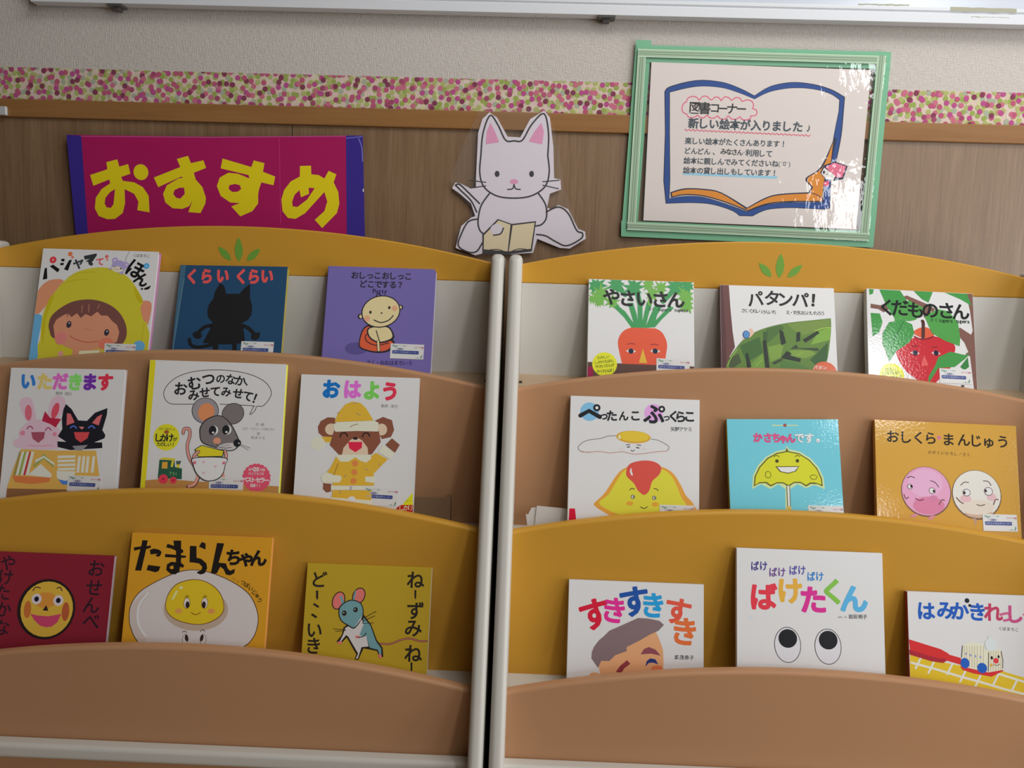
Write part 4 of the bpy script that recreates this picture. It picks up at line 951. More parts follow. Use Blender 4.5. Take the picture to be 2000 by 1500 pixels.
  ('P',(153,95,74),0,[(33.1,168.1),(37.4,178.2),(48.6,184.9),(61.1,184.8),(64.6,167.6),(60.6,152.6),(42.3,152.8),(35.3,158.3)]),
  ('P',(153,95,74),0,[(128.4,182.2),(141.3,188.9),(156.5,183.9),(161,167.6),(156.3,155.9),(141.7,151.8),(132.8,163.3)]),
  ('E',(243,217,188),55.6,165.3,9.9,9.52,2),
  ('E',(243,217,188),140,167.7,9.24,9.85,2),
  ('P',(153,95,74),0,[(60.1,160.8),(64.2,174.2),(130.4,176.4),(136.1,163.5),(139.9,147.1),(126.5,126.7),(120.1,124.3),(72.3,122.6),(54.8,139.2)]),
  ('P',(243,217,188),0,[(76.4,123.6),(78.2,135.1),(88.9,148.6),(98.6,153.6),(108.8,148.5),(118.5,136.6),(120,125.1)]),
  ('P',(243,50,87),0,[(85.3,145.2),(108.9,146.1),(108.7,136.2),(98.4,128.5),(88.1,134.7)]),
  ('E',(50,44,50),97.2,151.4,4.13,2.3,2),
  ('S',(63,47,47),2.3,1,[(71.6,153.3),(73.9,158.8),(80.2,159.5),(83.8,154.7)]),
  ('S',(63,47,47),2.3,1,[(108.8,154.6),(111.1,160.1),(117.4,160.8),(120.9,156)]),
  ('P',(243,196,68),0,[(60.7,177.3),(66.3,194.1),(77.2,207.7),(88.5,212.8),(101.9,211.1),(112.4,202.3),(125.9,182.1)]),
  ('P',(243,243,220),0,[(59.3,174),(64.1,176.6),(126.8,181.6),(134.4,179.1),(134.4,164.2),(98,163.8),(63.3,161.3),(60.6,165.8)]),
  ('P',(243,196,68),0,[(67.4,121.6),(79.2,117.2),(123.5,122),(133,128.9),(153.3,119),(130.8,94.5),(132.7,75.1),(63.8,72.6),(64.4,90.5),(55.1,94.3)]),
  ('P',(243,243,220),0,[(66.6,120.8),(72.3,123.5),(123.3,125.6),(126.1,119.6),(117.5,112),(107.4,114.9),(98.8,120.3),(87.8,112.6),(74.6,112.1)]),
  ('P',(243,243,220),0,[(136.2,130.6),(143.8,142.4),(164.3,130),(157.5,118.3)]),
  ('P',(153,95,74),0,[(147.9,142.5),(158.1,153.9),(171.8,143.3),(164.3,130)]),
  ('P',(243,196,68),0,[(52.6,93.4),(63.3,108.4),(67.5,92.3)]),
  ('S',(164,124,71),1.15,0,[(70.7,108.7),(65.2,90.6)]),
  ('E',(243,151,84),99.1,110.2,5.12,5.09,2),
  ('E',(243,151,84),98.6,95.7,5.12,5.09,2),
  ('E',(243,151,84),98.1,81.3,5.12,5.09,2),
  ('E',(243,243,220),53.2,84.4,8.91,9.03,2),
  ('P',(243,243,220),0,[(52.8,90.1),(76,89.3),(78.7,84.5),(75,77.9),(53.6,77.1)]),
  ('P',(243,243,220),0,[(117.1,89.1),(131.9,89.7),(135.4,84.9),(130.8,79.1),(117.6,81)]),
  ('P',(153,95,74),0,[(48.4,76.1),(62,75),(61.9,62.8),(54.7,60.9),(48.6,66.4)]),
  ('P',(243,243,220),0,[(61.3,72.5),(131.1,74.2),(131.4,67.8),(61.8,65.2)]),
  ('P',(204,191,204),0,[(92.6,72.4),(96.7,72.5),(96.2,66.5),(92.4,66.3)]),
  ('P',(243,196,68),0,[(64.3,64.8),(129.8,67.2),(129.2,49.1),(64.3,51.6)]),
  ('P',(243,243,220),0,[(61.7,53.1),(130.7,50.7),(132.3,23.4),(63.7,20.9)]),
  ('E',(243,243,243),97.1,51.5,6.27,4.6,2),
  ('S',(191,164,124),1.48,1,[(68,194.1),(64.8,192)]),
  ('S',(191,164,124),1.48,1,[(90.3,209.8),(95.3,210.8)]),
  ('S',(191,164,124),1.48,1,[(96.3,193.4),(103.1,190.4)]),
  ('S',(191,164,124),1.48,1,[(87.7,170),(92.5,173.5),(99.8,175.4)]),
  ('S',(191,164,124),1.48,1,[(116.4,102.1),(120.6,99.9)]),
  ('S',(191,164,124),1.48,1,[(138.9,111.1),(140,107.1)]),
  ('S',(191,164,124),1.48,1,[(85.7,91.3),(82.7,87.1)]),
  ('S',(191,164,124),1.48,1,[(75.9,63.3),(77.7,60.1)]),
  ('P',(243,241,44),0,[(197.1,66.1),(198.2,44.3),(180.2,44.5)]),
  ('P',(204,42,39),0,[(176.9,44.7),(198.9,46),(199.4,25.9),(168.1,24.7),(170.7,38.5)]),
  ('T',(243,243,191),'し',180.1,40.4,8.53,0,0.01,1),
  ('T',(243,243,191),'か',187.7,40.7,8.53,0,0.01,1),
  ('T',(243,243,191),'け',195.1,41,8.53,0,0.01,1),
  ('W',(164,164,58),'めくって',(187.2,52),(196.1,52.3),3.28,2,0,1),
  ('P',(230,44,71),0,[(4,55.5),(5.7,55.6),(5.4,47.8),(3.7,47.8)])]),
dict(label='white picture book with a fried egg above a big yellow omelette',
 loc=(0.1154, -0.2587, 0.7017), rot=(0.99251, -0.1222, 0.0, 0.0), w=0.2143, h=0.2354, t=0.0090,
 cover=(237, 236, 236), spine=(216, 212, 200), edge=(216, 212, 208), finish='gloss', bound='l', sticker=(150,60.8,56,28.6,0.4),
 art=[
  ('E',(141,205,243),31.8,209.6,15.51,15.46,2),
  ('E',(243,179,243),138.2,210.7,15.51,15.46,2),
  ('S',(42,45,49),7.07,0,[(16.8,202.6),(30.9,211),(49.2,201.3)]),
  ('E',(42,45,49),43.8,216.6,6.07,6.05,2),
  ('E',(243,243,243),43.8,216.6,2.53,2.52,2),
  ('T',(42,45,49),'っ',56,201.9,14.28,2,0.035,1),
  ('T',(42,45,49),'た',69,204.1,16.8,2,0.035,1),
  ('T',(42,45,49),'ん',88.6,204.4,15.12,2,0.035,1),
  ('T',(42,45,49),'こ',108.1,205.1,16.8,2,0.035,1),
  ('T',(42,45,49),'ふ',138.6,209,31.08,0,0.035,1),
  ('E',(42,45,49),151.6,218,5.73,5.71,2),
  ('E',(243,238,243),151.6,218,2.36,2.35,2),
  ('T',(42,45,49),'っ',159.9,202.9,11.76,-1,0.035,1),
  ('T',(42,45,49),'く',170.9,206.7,17.64,-1,0.035,1),
  ('T',(42,45,49),'ら',183.2,206.3,17.64,-1,0.035,1),
  ('T',(42,45,49),'こ',198,206.8,17.64,-1,0.035,1),
  ('W',(49,49,54),'矢野アケミ',(170.2,185.4),(198.6,185.9),7.39,1,0.012,1),
  ('S',(143,139,141),1.18,1,[(75.6,171.1),(62.1,169.8),(52,166),(33.4,162.8),(21.7,158.2),(14.3,149.4),(20.3,142.9),(33.9,142.5)]),
  ('S',(143,139,141),1.18,1,[(134.9,167.6),(148.5,165.2),(163.7,156.4),(162.1,150.4)]),
  ('S',(209,162,139),1.18,1,[(16.9,144.5),(30.5,141.9),(47.4,144.2),(67.7,142.5),(87.9,144.9),(108.3,141.8),(131.8,144.8),(148.7,147.7),(158.8,148.4),(163.8,151.3)]),
  ('E',(233,179,68),105.3,169.9,28.66,10.42,-1),
  ('E',(243,209,68),106.1,171,25.29,8.74,-1),
  ('E',(243,243,202),82.1,169.1,2.02,3.7,2),
  ('S',(42,45,49),1.18,1,[(93.7,156.5),(99.6,157.2)]),
  ('S',(42,45,49),1.18,1,[(111.7,157.1),(117.8,156.5)]),
  ('S',(42,45,49),1.51,1,[(95.4,152.6),(99.6,153.8)]),
  ('S',(42,45,49),1.51,1,[(110.6,152.8),(114.9,152.1)]),
  ('S',(42,45,49),1.01,1,[(101.7,148.3),(104.8,146.5),(107.5,148.7)]),
  ('E',(243,226,226),86.2,150.3,3.71,1.34,2),
  ('E',(243,226,226),124.7,150.8,4.05,1.34,2),
  ('P',(243,174,71),1,[(43.4,59.9),(59,75.5),(75.3,101.1),(86.8,114.9),(105.2,123.1),(130.4,124.9),(155.7,121.6),(172.6,111.3),(184.5,93.3),(193,77),(204.8,64.1),(208.2,46),(160,32.7),(84.9,36.6),(56.2,47.1),(44.3,55)]),
  ('P',(235,228,71),1,[(50.9,61),(65.7,74),(78.7,96.2),(90.2,113.4),(106.9,120.7),(130.5,122.4),(152.4,118.9),(167.6,109.4),(177.8,91.4),(184.7,75),(193.1,62),(193.2,48.8),(156.7,35.9),(89.8,41.7),(62.8,50.7)]),
  ('P',(233,92,80),1,[(95.2,116.9),(101.8,126.4),(121.9,131.8),(140.5,130.3),(151.5,122.3),(149.1,110.4),(137.5,98.3),(132.7,83.1),(124.4,75.7),(114.2,82.4),(107.3,93.9),(95.4,105.2)]),
  ('P',(243,238,233),1,[(102.7,118.9),(100.3,113.7),(102.9,107.1),(105.4,107.2),(103.6,113.8)]),
  ('E',(42,45,49),106,71.8,3.37,3.36,2),
  ('E',(243,243,238),106,71.8,2.36,2.35,2),
  ('E',(42,45,49),106.8,71.9,1.18,1.18,2),
  ('E',(42,45,49),140.9,71.4,3.37,3.36,2),
  ('E',(243,243,238),140.9,71.4,2.36,2.35,2),
  ('E',(42,45,49),141.7,71.5,1.18,1.18,2),
  ('S',(42,45,49),1.18,1,[(100.5,82.8),(104.4,85.8),(108.3,84.2)]),
  ('S',(42,45,49),1.18,1,[(140.2,86.7),(144.7,86),(147.4,83.3)]),
  ('S',(42,45,49),1.18,1,[(118.8,56),(124.4,53.7),(130,56.7)]),
  ('E',(243,179,61),101.2,61.2,5.73,3.7,2),
  ('E',(243,179,61),142.7,61,5.73,3.7,2),
  ('P',(226,27,61),0,[(2.5,49.3),(11.7,49.6),(14.4,29),(10.6,-5.7),(0.6,-6.1)])]),
dict(label='sky blue picture book with a smiling yellow umbrella',
 loc=(0.383, -0.2587, 0.7017), rot=(0.99027, -0.13823, -0.01599, 0.00223), w=0.1841, h=0.2059, t=0.0090,
 cover=(128, 217, 235), spine=(177, 165, 37), edge=(200, 200, 176), finish='film', bound='l', sticker=(126.8,64.5,56.7,31.3,-1.3),
 art=[
  ('P',(224,235,177),0,[(74.5,196.7),(92.9,196.5),(92.8,194.9),(74.5,194.8)]),
  ('P',(224,235,177),0,[(99.5,196.5),(117.9,196.3),(117.8,194.7),(99.4,194.9)]),
  ('E',(177,100,86),95.8,195.8,2.86,2.87,0.2),
  ('P',(224,241,177),0,[(36.9,90.6),(39.2,112.6),(48.4,129.6),(62.8,144),(79.6,152.5),(94.8,155.9),(97,161.8),(100.6,155.9),(118.1,152),(135.1,141.3),(147.9,126),(154.7,109.1),(155.5,91),(138.4,97.4),(125.2,92.2),(111.3,98.6),(99.2,90.8),(97.1,26.7),(88.1,26.7),(91.4,90.8),(80.1,98.5),(66.8,90.7),(51.6,98.4)]),
  ('P',(109,109,54),0,[(94.6,152.6),(96.9,158.5),(99.8,152.6)]),
  ('P',(109,109,54),0,[(39.7,94.5),(41.8,111.3),(50.3,127),(64,141.4),(80.1,149.9),(97.2,153.2),(116.6,149.4),(133,139),(145.2,124.7),(152,107.8),(152.5,94.9),(145,98.7),(133.3,99.3),(125.3,94.8),(116.6,100.5),(106.2,100.5),(96.8,94.7),(88,99.8),(77.6,99.8),(67.6,94.6),(59.4,100.3),(49,99.7)]),
  ('P',(231,231,63),0,[(41.8,97),(43.8,111.3),(51.8,125.9),(65,139.8),(80.8,148.2),(97.1,151.4),(116,147.7),(131.9,137.6),(143.8,123.6),(150,107.5),(150.8,98.1),(139.9,101.5),(132.2,101.5),(125.5,97.3),(116.7,102.5),(106.3,102.5),(96.9,97.2),(88.1,101.7),(77.7,101.7),(67.7,97.1),(60.8,102.3),(49.1,101.6)]),
  ('E',(84,84,54),79.7,136.4,2.86,2.87,0.2),
  ('E',(84,84,54),113.3,136.9,2.86,2.87,0.2),
  ('S',(109,109,54),1.17,1,[(75.2,143.4),(79.9,146),(83.7,143.4)]),
  ('S',(109,109,54),1.17,1,[(109.8,143.9),(113.8,146.1),(117.4,143.9)]),
  ('P',(109,109,54),0,[(76.4,127.7),(116.1,128.2),(109.8,119.3),(96.6,115.7),(83.7,118.6)]),
  ('P',(243,243,243),0,[(79.6,126.4),(114.1,126.9),(107.9,120),(96.7,117.3),(85.7,119.5)]),
  ('E',(109,109,54),64,114,4.95,6,0.2),
  ('E',(231,231,63),64,114,3.9,4.95,0.2),
  ('E',(109,109,54),138.5,110.3,5.99,4.17,0.2),
  ('E',(231,231,63),138.5,110.3,4.95,3.13,0.2),
  ('S',(109,109,54),5.73,0,[(96.1,94.7),(95.2,26.7)]),
  ('S',(243,243,242),3.39,0,[(96.1,94.7),(95.2,26.7)]),
  ('E',(235,200,107),95.6,59.9,4.16,3.13,0.2),
  ('T',(142,84,114),'か',50.3,175.5,15.38,0.2,0.065,0.95),
  ('T',(242,100,154),'か',50.3,175.5,15.38,0.2,0.04,0.95),
  ('T',(142,84,114),'さ',66.5,174.9,15.38,0.2,0.065,0.95),
  ('T',(242,100,154),'さ',66.5,174.9,15.38,0.2,0.04,0.95),
  ('T',(142,84,114),'ち',80.3,174.9,15.38,0.2,0.065,0.95),
  ('T',(242,100,154),'ち',80.3,174.9,15.38,0.2,0.04,0.95),
  ('T',(142,84,114),'ゃ',91.7,172.3,15.38,0.2,0.065,0.95),
  ('T',(242,100,154),'ゃ',91.7,172.3,15.38,0.2,0.04,0.95),
  ('T',(142,84,114),'ん',104.6,174.3,15.38,0.2,0.065,0.95),
  ('T',(242,100,154),'ん',104.6,174.3,15.38,0.2,0.04,0.95),
  ('T',(114,130,130),'で',118.6,174.3,15.38,0.2,0.065,0.95),
  ('T',(243,243,243),'で',118.6,174.3,15.38,0.2,0.04,0.95),
  ('T',(114,130,130),'す',135,174.4,15.38,0.2,0.065,0.95),
  ('T',(243,243,243),'す',135,174.4,15.38,0.2,0.04,0.95),
  ('T',(114,130,130),'。',149.1,170.5,15.38,0.2,0.065,0.95),
  ('T',(243,243,243),'。',149.1,170.5,15.38,0.2,0.04,0.95)]),
dict(label='golden yellow picture book with a pink bun and a white bun side by side',
 loc=(0.6184, -0.258, 0.7043), rot=(0.99068, -0.13608, 0.00565, -0.00078), w=0.2313, h=0.2107, t=0.0090,
 cover=(224, 172, 77), spine=(200, 142, 61), edge=(224, 172, 77), finish='film', bound='l', sticker=(169.7,64.1,55.1,27.1,1.2),
 art=[
  ('T',(54,49,42),'お',29.2,184.1,18.82,-0.3,0.02,1),
  ('T',(54,49,42),'し',51.1,183.6,18.82,-0.3,0.02,1),
  ('T',(54,49,42),'く',70.7,183.8,18.82,-0.3,0.02,1),
  ('T',(54,49,42),'ら',91.1,184,18.82,-0.3,0.02,1),
  ('E',(224,130,165),104.7,185.4,3.3,3.31,2.7),
  ('T',(54,49,42),'ま',120.4,183,18.82,-1.3,0.02,1),
  ('T',(54,49,42),'ん',145.3,183.4,18.82,-1.3,0.02,1),
  ('T',(54,49,42),'じ',165.5,182.8,18.82,-1.3,0.02,1),
  ('T',(54,49,42),'ゅ',185.7,180,18.82,-1.3,0.02,1),
  ('T',(54,49,42),'う',208.4,183.3,18.82,-1.3,0.02,1),
  ('W',(84,68,49),'かがくいひろし／さく',(88.7,160.6),(151.8,159.7),6.02,-0.7,0.005,1),
  ('E',(130,100,84),80.5,95.8,40.77,40.96,2.7),
  ('E',(242,177,212),80.5,96.6,39.27,39.45,2.7),
  ('E',(243,189,224),79.5,109.3,28.48,22.59,2.7),
  ('E',(231,142,177),84.2,73.6,25.48,14.31,2.7),
  ('P',(231,154,165),0,[(52.4,53.6),(60,59.9),(67.3,58),(61.3,53.2)]),
  ('P',(231,154,165),0,[(80.5,51.2),(86.6,57.4),(95.6,57.9),(87.9,50.8)]),
  ('E',(130,100,84),162.1,94.5,40.17,40.36,2.7),
  ('E',(243,240,231),162.2,95.5,38.67,38.55,2.7),
  ('E',(219,189,165),164.1,65.6,22.48,8.28,2.7),
  ('E',(241,229,214),162.3,74.4,28.48,12.05,2.7),
  ('E',(242,200,207),144.3,87.7,8.99,6.02,2.7),
  ('E',(242,200,207),186.1,91.9,7.49,6.02,2.7),
  ('E',(224,142,177),92.1,85.2,6.9,5.12,2.7),
  ('E',(91,68,72),54.6,102.8,4.5,4.29,2.7),
  ('E',(243,243,243),54.6,102.8,3.6,3.39,2.7),
  ('E',(91,68,72),90.3,97.8,5.4,5.15,2.7),
  ('E',(243,243,243),90.3,97.8,4.5,4.25,2.7),
  ('E',(91,68,72),145.9,97.4,6.3,6.01,2.7),
  ('E',(243,243,243),145.9,97.4,5.4,5.1,2.7),
  ('E',(91,68,72),181.3,100.9,7.19,6.87,2.7),
  ('E',(243,243,243),181.3,100.9,6.3,5.96,2.7),
  ('E',(68,49,54),56.6,103.4,1.8,2.41,2.7),
  ('E',(68,49,54),92.8,97.3,1.8,2.41,2.7),
  ('E',(68,49,54),142.4,97,1.8,2.41,2.7),
  ('E',(68,49,54),177,101.6,1.8,2.41,2.7),
  ('S',(107,79,77),1.35,1,[(50.6,116.9),(56.6,119.4),(62.5,117.5)]),
  ('S',(107,79,77),1.35,1,[(87.9,113.9),(95.3,111.5),(101,104.3)]),
  ('S',(107,79,77),1.35,1,[(137,109),(143.1,114.1),(149.8,113.8)]),
  ('S',(107,79,77),1.35,1,[(173.9,117.5),(181.3,117.1),(186.2,111)]),
  ('S',(130,61,91),1.5,1,[(63,83.8),(69.6,81.1),(75.6,82.9)]),
  ('S',(107,84,77),1.35,1,[(161.7,78.8),(167.6,77.3),(174.4,79.4)]),
  ('S',(142,100,100),1.8,1,[(44.5,89.6),(47.3,83),(51.5,85.5)]),
  ('S',(142,100,100),1.8,1,[(100.7,75.9),(105.4,83.6),(109.6,83)]),
  ('S',(142,100,100),1.8,1,[(129.4,88.4),(135.1,82),(139.8,79.6)]),
  ('S',(142,100,100),1.8,1,[(188.5,80.1),(191.8,87.7),(196.3,88.6)]),
  ('P',(200,165,142),0,[(151.8,56.1),(159.3,56.5),(161.2,49.2),(155.8,43.7),(157.5,50.5)])]),
dict(label='dark red picture book with a round yellow cracker face',
 loc=(-0.856, -0.3336, 0.4781), rot=(0.992, -0.1262, 0.0, 0.0), w=0.2391, h=0.1820, t=0.0070,
 cover=(153, 40, 58), spine=(208, 192, 196), edge=(153, 40, 58), finish='matt', bound='r', sticker=None,
 art=[
  ('T',(52,33,46),'お',212,161.7,24.23,-1.8,0.015,1),
  ('T',(52,33,46),'せ',210.7,131.1,24.23,-1.8,0.015,1),
  ('T',(52,33,46),'ん',209.6,103.5,24.23,-1.8,0.015,1),
  ('T',(52,33,46),'べ',211.8,78.5,24.23,-1.8,0.015,1),
  ('T',(52,33,46),'や',65.8,164.8,22.54,-1.8,0.01,1),
  ('T',(52,33,46),'け',65.7,142,22.54,-1.8,0.01,1),
  ('T',(52,33,46),'た',63.3,118.2,22.54,-1.8,0.01,1),
  ('T',(52,33,46),'か',67.9,91.4,22.54,-1.8,0.01,1),
  ('T',(52,33,46),'な',69,63.5,22.54,-1.8,0.01,1),
  ('E',(46,33,33),137.1,94.6,47.21,47.34,2.2),
  ('E',(243,197,74),137.9,94.6,42.55,43.39,2.2),
  ('E',(243,162,68),134.8,108.5,18.65,12.4,2.2),
  ('E',(222,125,62),106.9,92.9,5.83,13.53,2.2),
  ('E',(206,103,62),168.9,91.9,6.06,14.65,2.2),
  ('E',(243,228,235),119.7,109.7,8.16,8.34,2.2),
  ('E',(33,30,46),119.7,109.7,3.85,4.17,2.2),
  ('E',(243,228,235),155.3,108.8,8.16,8.34,2.2),
  ('E',(33,30,46),155.3,108.8,3.85,4.17,2.2),
  ('S',(52,33,46),1.49,1,[(112.3,122.5),(116.1,128.1),(123.9,127)]),
  ('S',(52,33,46),1.49,1,[(150.8,127.7),(155.8,129.4),(159.7,123.9)]),
  ('P',(52,33,46),0,[(136.7,100.8),(131.5,92.5),(140.9,92)]),
  ('P',(228,80,121),0,[(112.4,86.4),(124.9,84.1),(142.5,83.6),(162.9,88.3),(157.5,74.7),(149,67.7),(139.8,66.5),(130.2,68.6),(119.9,76.6)])]),
dict(label='orange picture book with a smiling egg yolk in a large egg white',
 loc=(-0.5857, -0.3461, 0.4781), rot=(0.992, -0.1262, 0.0, 0.0), w=0.2272, h=0.2245, t=0.0090,
 cover=(235, 169, 44), spine=(235, 151, 44), edge=(238, 166, 93), finish='matt', bound='l', sticker=None,
 art=[
  ('P',(108,76,56),1,[(7.7,93.2),(9.3,113.5),(23,134.4),(55.3,154.7),(83.3,166.7),(106.7,170.1),(130.8,167.2),(163.4,156.3),(191,140.8),(205.5,124.8),(214.5,102.4),(214.1,82.3),(207.6,65.8),(191.9,51.4),(135.9,21.9),(57.4,26.3),(24.3,56.2),(12.6,74.5)]),
  ('P',(232,222,219),1,[(9,93.3),(10.7,113),(23.9,133.4),(56,153.6),(83.9,165.5),(106.9,169),(130.4,166),(162.7,155.1),(190,139.8),(204.2,124.1),(213.2,102.4),(212.8,82.8),(206.5,66.7),(191,52.7),(135.8,23.1),(57.3,27.5),(25.6,57),(13.9,75.1)]),
  ('P',(224,209,200),1,[(9.4,93.3),(14.4,115),(33.8,132.3),(39.1,131.2),(25.4,110.3),(23.5,90.1),(30.8,70.2),(39.4,63),(36.2,55.4),(25.4,58.7),(13.9,75.1)]),
  ('S',(243,243,243),3.36,1,[(35.2,131),(23.7,114.1),(21.4,97.5),(25.8,80.1),(37.9,64.2)]),
  ('E',(206,183,163),113.7,108.7,51.89,33.11,-0.8),
  ('P',(137,87,38),1,[(64.8,111.9),(66.4,128.4),(77.4,145.4),(97.7,153.8),(117.4,154.5),(136.5,147.6),(150.7,135.4),(158,119.2),(157.9,105.3),(146.5,93.5),(127.5,85.9),(106.6,85.7),(83.8,91.1),(69.8,100.7)]),
  ('P',(243,209,44),1,[(65.8,111.9),(67.5,127.9),(78.2,144.4),(98.1,152.7),(117.3,153.4),(135.8,146.6),(149.7,134.7),(156.9,119.2),(156.7,105.8),(145.6,94.5),(127.2,87),(106.8,86.8),(84.5,92.1),(70.8,101.2)]),
  ('S',(243,243,166),3.36,1,[(75.5,123.7),(80.9,135.3)]),
  ('E',(243,243,195),87.2,141.3,2.63,2.29,2.2),
  ('E',(108,79,41),98.7,117.6,5.39,8.4,2.2),
  ('E',(243,232,224),98.7,117.6,4.73,7.77,2.2),
  ('E',(58,41,38),100,115.1,3.15,5.35,2.2),
  ('E',(108,79,41),127.2,118.7,5.39,8.4,2.2),
  ('E',(243,232,224),127.2,118.7,4.73,7.77,2.2),
  ('E',(58,41,38),126.1,116.1,3.15,5.35,2.2),
  ('S',(35,29,27),0.91,1,[(94.5,126.9),(96.8,126.8)]),
  ('S',(35,29,27),0.91,1,[(97.8,127.1),(97.2,130.2)]),
  ('S',(35,29,27),0.91,1,[(98.9,126.8),(100.9,129.1)]),
  ('S',(35,29,27),0.91,1,[(123.1,128),(125.3,127.9)]),
  ('S',(35,29,27),0.91,1,[(126.4,128.1),(125.8,131.3)]),
  ('S',(35,29,27),0.91,1,[(127.4,127.9),(129.5,130.2)]),
  ('E',(243,174,93),86.8,105.1,5.78,4.07,2.2),
  ('E',(243,166,87),138.8,106.8,6.04,4.07,2.2),
  ('S',(137,79,35),1.16,1,[(106.9,103.4),(114.4,100.5),(121.7,104.2)]),
  ('E',(93,79,70),101.3,61.6,4.99,8.4,2.2),
  ('E',(235,224,218),101.3,61.6,4.34,7.89,2.2),
  ('E',(58,44,41),103.1,64.2,2.63,5.35,14.2),
  ('E',(93,79,70),129.6,62.8,4.99,8.4,2.2),
  ('E',(235,224,218),129.6,62.8,4.34,7.89,2.2),
  ('E',(58,44,41),127.3,65.2,2.63,5.35,-9.8),
  ('S',(108,87,73),1.16,1,[(95.8,72.7),(98.7,74.7),(102.3,72.7)]),
  ('S',(108,87,73),1.16,1,[(124.3,75.1),(127.6,78),(131.1,75.6)]),
  ('P',(35,29,27),0,[(17.7,213.2),(26.4,212.9),(25.3,203.8),(32.5,205.3),(32.2,201.4),(25.1,199.2),(20.5,165.2),(10.6,165.2),(15.8,198.9),(6.1,195.9),(4.9,201.1),(16.7,203.4)]),
  ('P',(35,29,27),0,[(31.2,198.2),(37.6,200.6),(45.7,199.3),(50.7,195.7),(48.7,189.1),(44.1,187.9),(41.3,190.2),(45,192.9),(33.2,191.1)]),
  ('P',(35,29,27),0,[(30.9,174.6),(50.9,172.8),(48.9,166),(43.9,163.5),(29,166.6)]),
  ('P',(35,29,27),0,[(68.1,214.4),(80.4,214.6),(81.5,202),(85.5,199.5),(85.2,195.7),(82.2,194.9),(82.5,191.7),(90.2,191.3),(90.3,188.1),(82.9,187.6),(83.3,180.1),(89,175.9),(87.4,172),(82.6,173.7),(82,166),(75.8,161.3),(67.8,162.3),(60.7,167.8),(61.1,176.7),(67.4,180.8),(75.3,180.5),(74.7,187.5),(56.7,187.9),(56.7,192.7),(74.3,192),(73.6,198.4),(66.7,201.4),(57.3,203),(58.7,208.9),(69.6,206)]),
  ('P',(235,169,44),0,[(66.1,173.1),(70.8,175.6),(72.6,170.8),(69.1,169.1),(66.4,170.5)]),
  ('P',(35,29,27),0,[(95.4,207),(106,207),(107.7,188.8),(115.8,187.1),(124.3,180.4),(126.3,172.8),(123.1,165),(116.7,162.7),(111.2,164.5),(110.4,166.4),(117.3,169.9),(118.2,175),(112.5,180),(104.4,180.9),(97.1,181.3)]),
  ('P',(35,29,27),0,[(114,213.8),(120.2,211.8),(121.1,202.1),(110.1,206.3)]),
  ('P',(35,29,27),0,[(138.7,213.1),(150.3,212.9),(144,182.4),(156,181.6),(159.2,174),(163.5,170.3),(171.1,173.8),(170.4,166.8),(164.1,163.3),(157.4,164.3),(152.8,172.5),(147.2,176.1),(142.2,165.1),(132.9,165.3)]),
  ('T',(35,29,27),'ち',167,191.6,24.19,2.2,0.045,1),
  ('T',(35,29,27),'ゃ',187.7,188.5,24.19,2.2,0.045,1),
  ('T',(35,29,27),'ん',207.7,191.9,24.83,2.2,0.045,1),
  ('T',(93,64,35),'さ',169.8,158.8,2.8,-29.8,0,1),
  ('T',(93,64,35),'く',172.5,157.3,2.8,-29.8,0,1),
  ('T',(93,64,35),'・',175.3,155.7,2.8,-29.8,0,1),
  ('T',(93,64,35),'え',178.1,154.1,2.8,-29.8,0,1),
  ('T',(35,29,27),'つ',185.4,152.6,7,-19.8,0.015,1),
  ('T',(35,29,27),'ぼ',192.3,149.1,7,-22.8,0.015,1),
  ('T',(35,29,27),'い',198.9,144.2,7,-27.8,0.015,1),
  ('T',(35,29,27),'じ',205.4,138.1,7,-37.8,0.015,1),
  ('T',(35,29,27),'ゅ',210.1,132.9,7,-44.8,0.015,1),
  ('T',(35,29,27),'り',214.8,126.4,7,-51.8,0.015,1)]),
dict(label='mustard yellow picture book with a blue-grey mouse and brush lettering',
 loc=(-0.3022, -0.3327, 0.4781), rot=(0.992, -0.1262, 0.0, 0.0), w=0.2008, h=0.1826, t=0.0060,
 cover=(205, 171, 46), spine=(208, 204, 192), edge=(205, 171, 46), finish='matt', bound='r', sticker=None,
 art=[
  ('T',(46,40,34),'ね',175.9,162.5,24.73,0.2,0.02,1),
  ('P',(46,40,34),0,[(174.5,146.6),(177.8,146.4),(178,133.6),(176.5,132.3),(175.1,135.5)]),
  ('T',(46,40,34),'ず',177.8,114.7,24.73,0.2,0.02,1),
  ('T',(46,40,34),'み',176.2,86.9,24.73,0.2,0.02,1),
  ('T',(46,40,34),'ね',178.2,48.6,24.73,0.2,0.02,1),
  ('P',(46,40,34),0,[(174.3,35),(177.5,34.7),(177.8,22.3),(176.2,21),(174.9,24.1)]),
  ('T',(46,40,34),'ど',21.6,157.7,23.35,0.2,0.02,1),
  ('P',(46,40,34),0,[(16.4,140),(20.1,139.8),(20.7,126.6),(18.9,125.3),(17.2,128.5)]),
  ('T',(46,40,34),'い',18.5,77.8,23.35,0.2,0.02,1),
  ('T',(46,40,34),'き',18.5,54.2,23.35,0.2,0.02,1),
  ('S',(46,40,34),3.22,1,[(15,118.4),(21.5,114.7)]),
  ('S',(46,40,34),3.62,1,[(13.1,102),(19.1,98.7)]),
  ('S',(46,40,34),2.82,1,[(124.5,61.6),(140.8,61.9),(156.8,68.4),(170.9,71.3),(187.4,68),(198.6,68.5)]),
  ('S',(220,126,120),1.61,1,[(124.5,61.6),(140.8,61.9),(156.8,68.4),(170.9,71.3),(187.4,68),(198.6,68.5)]),
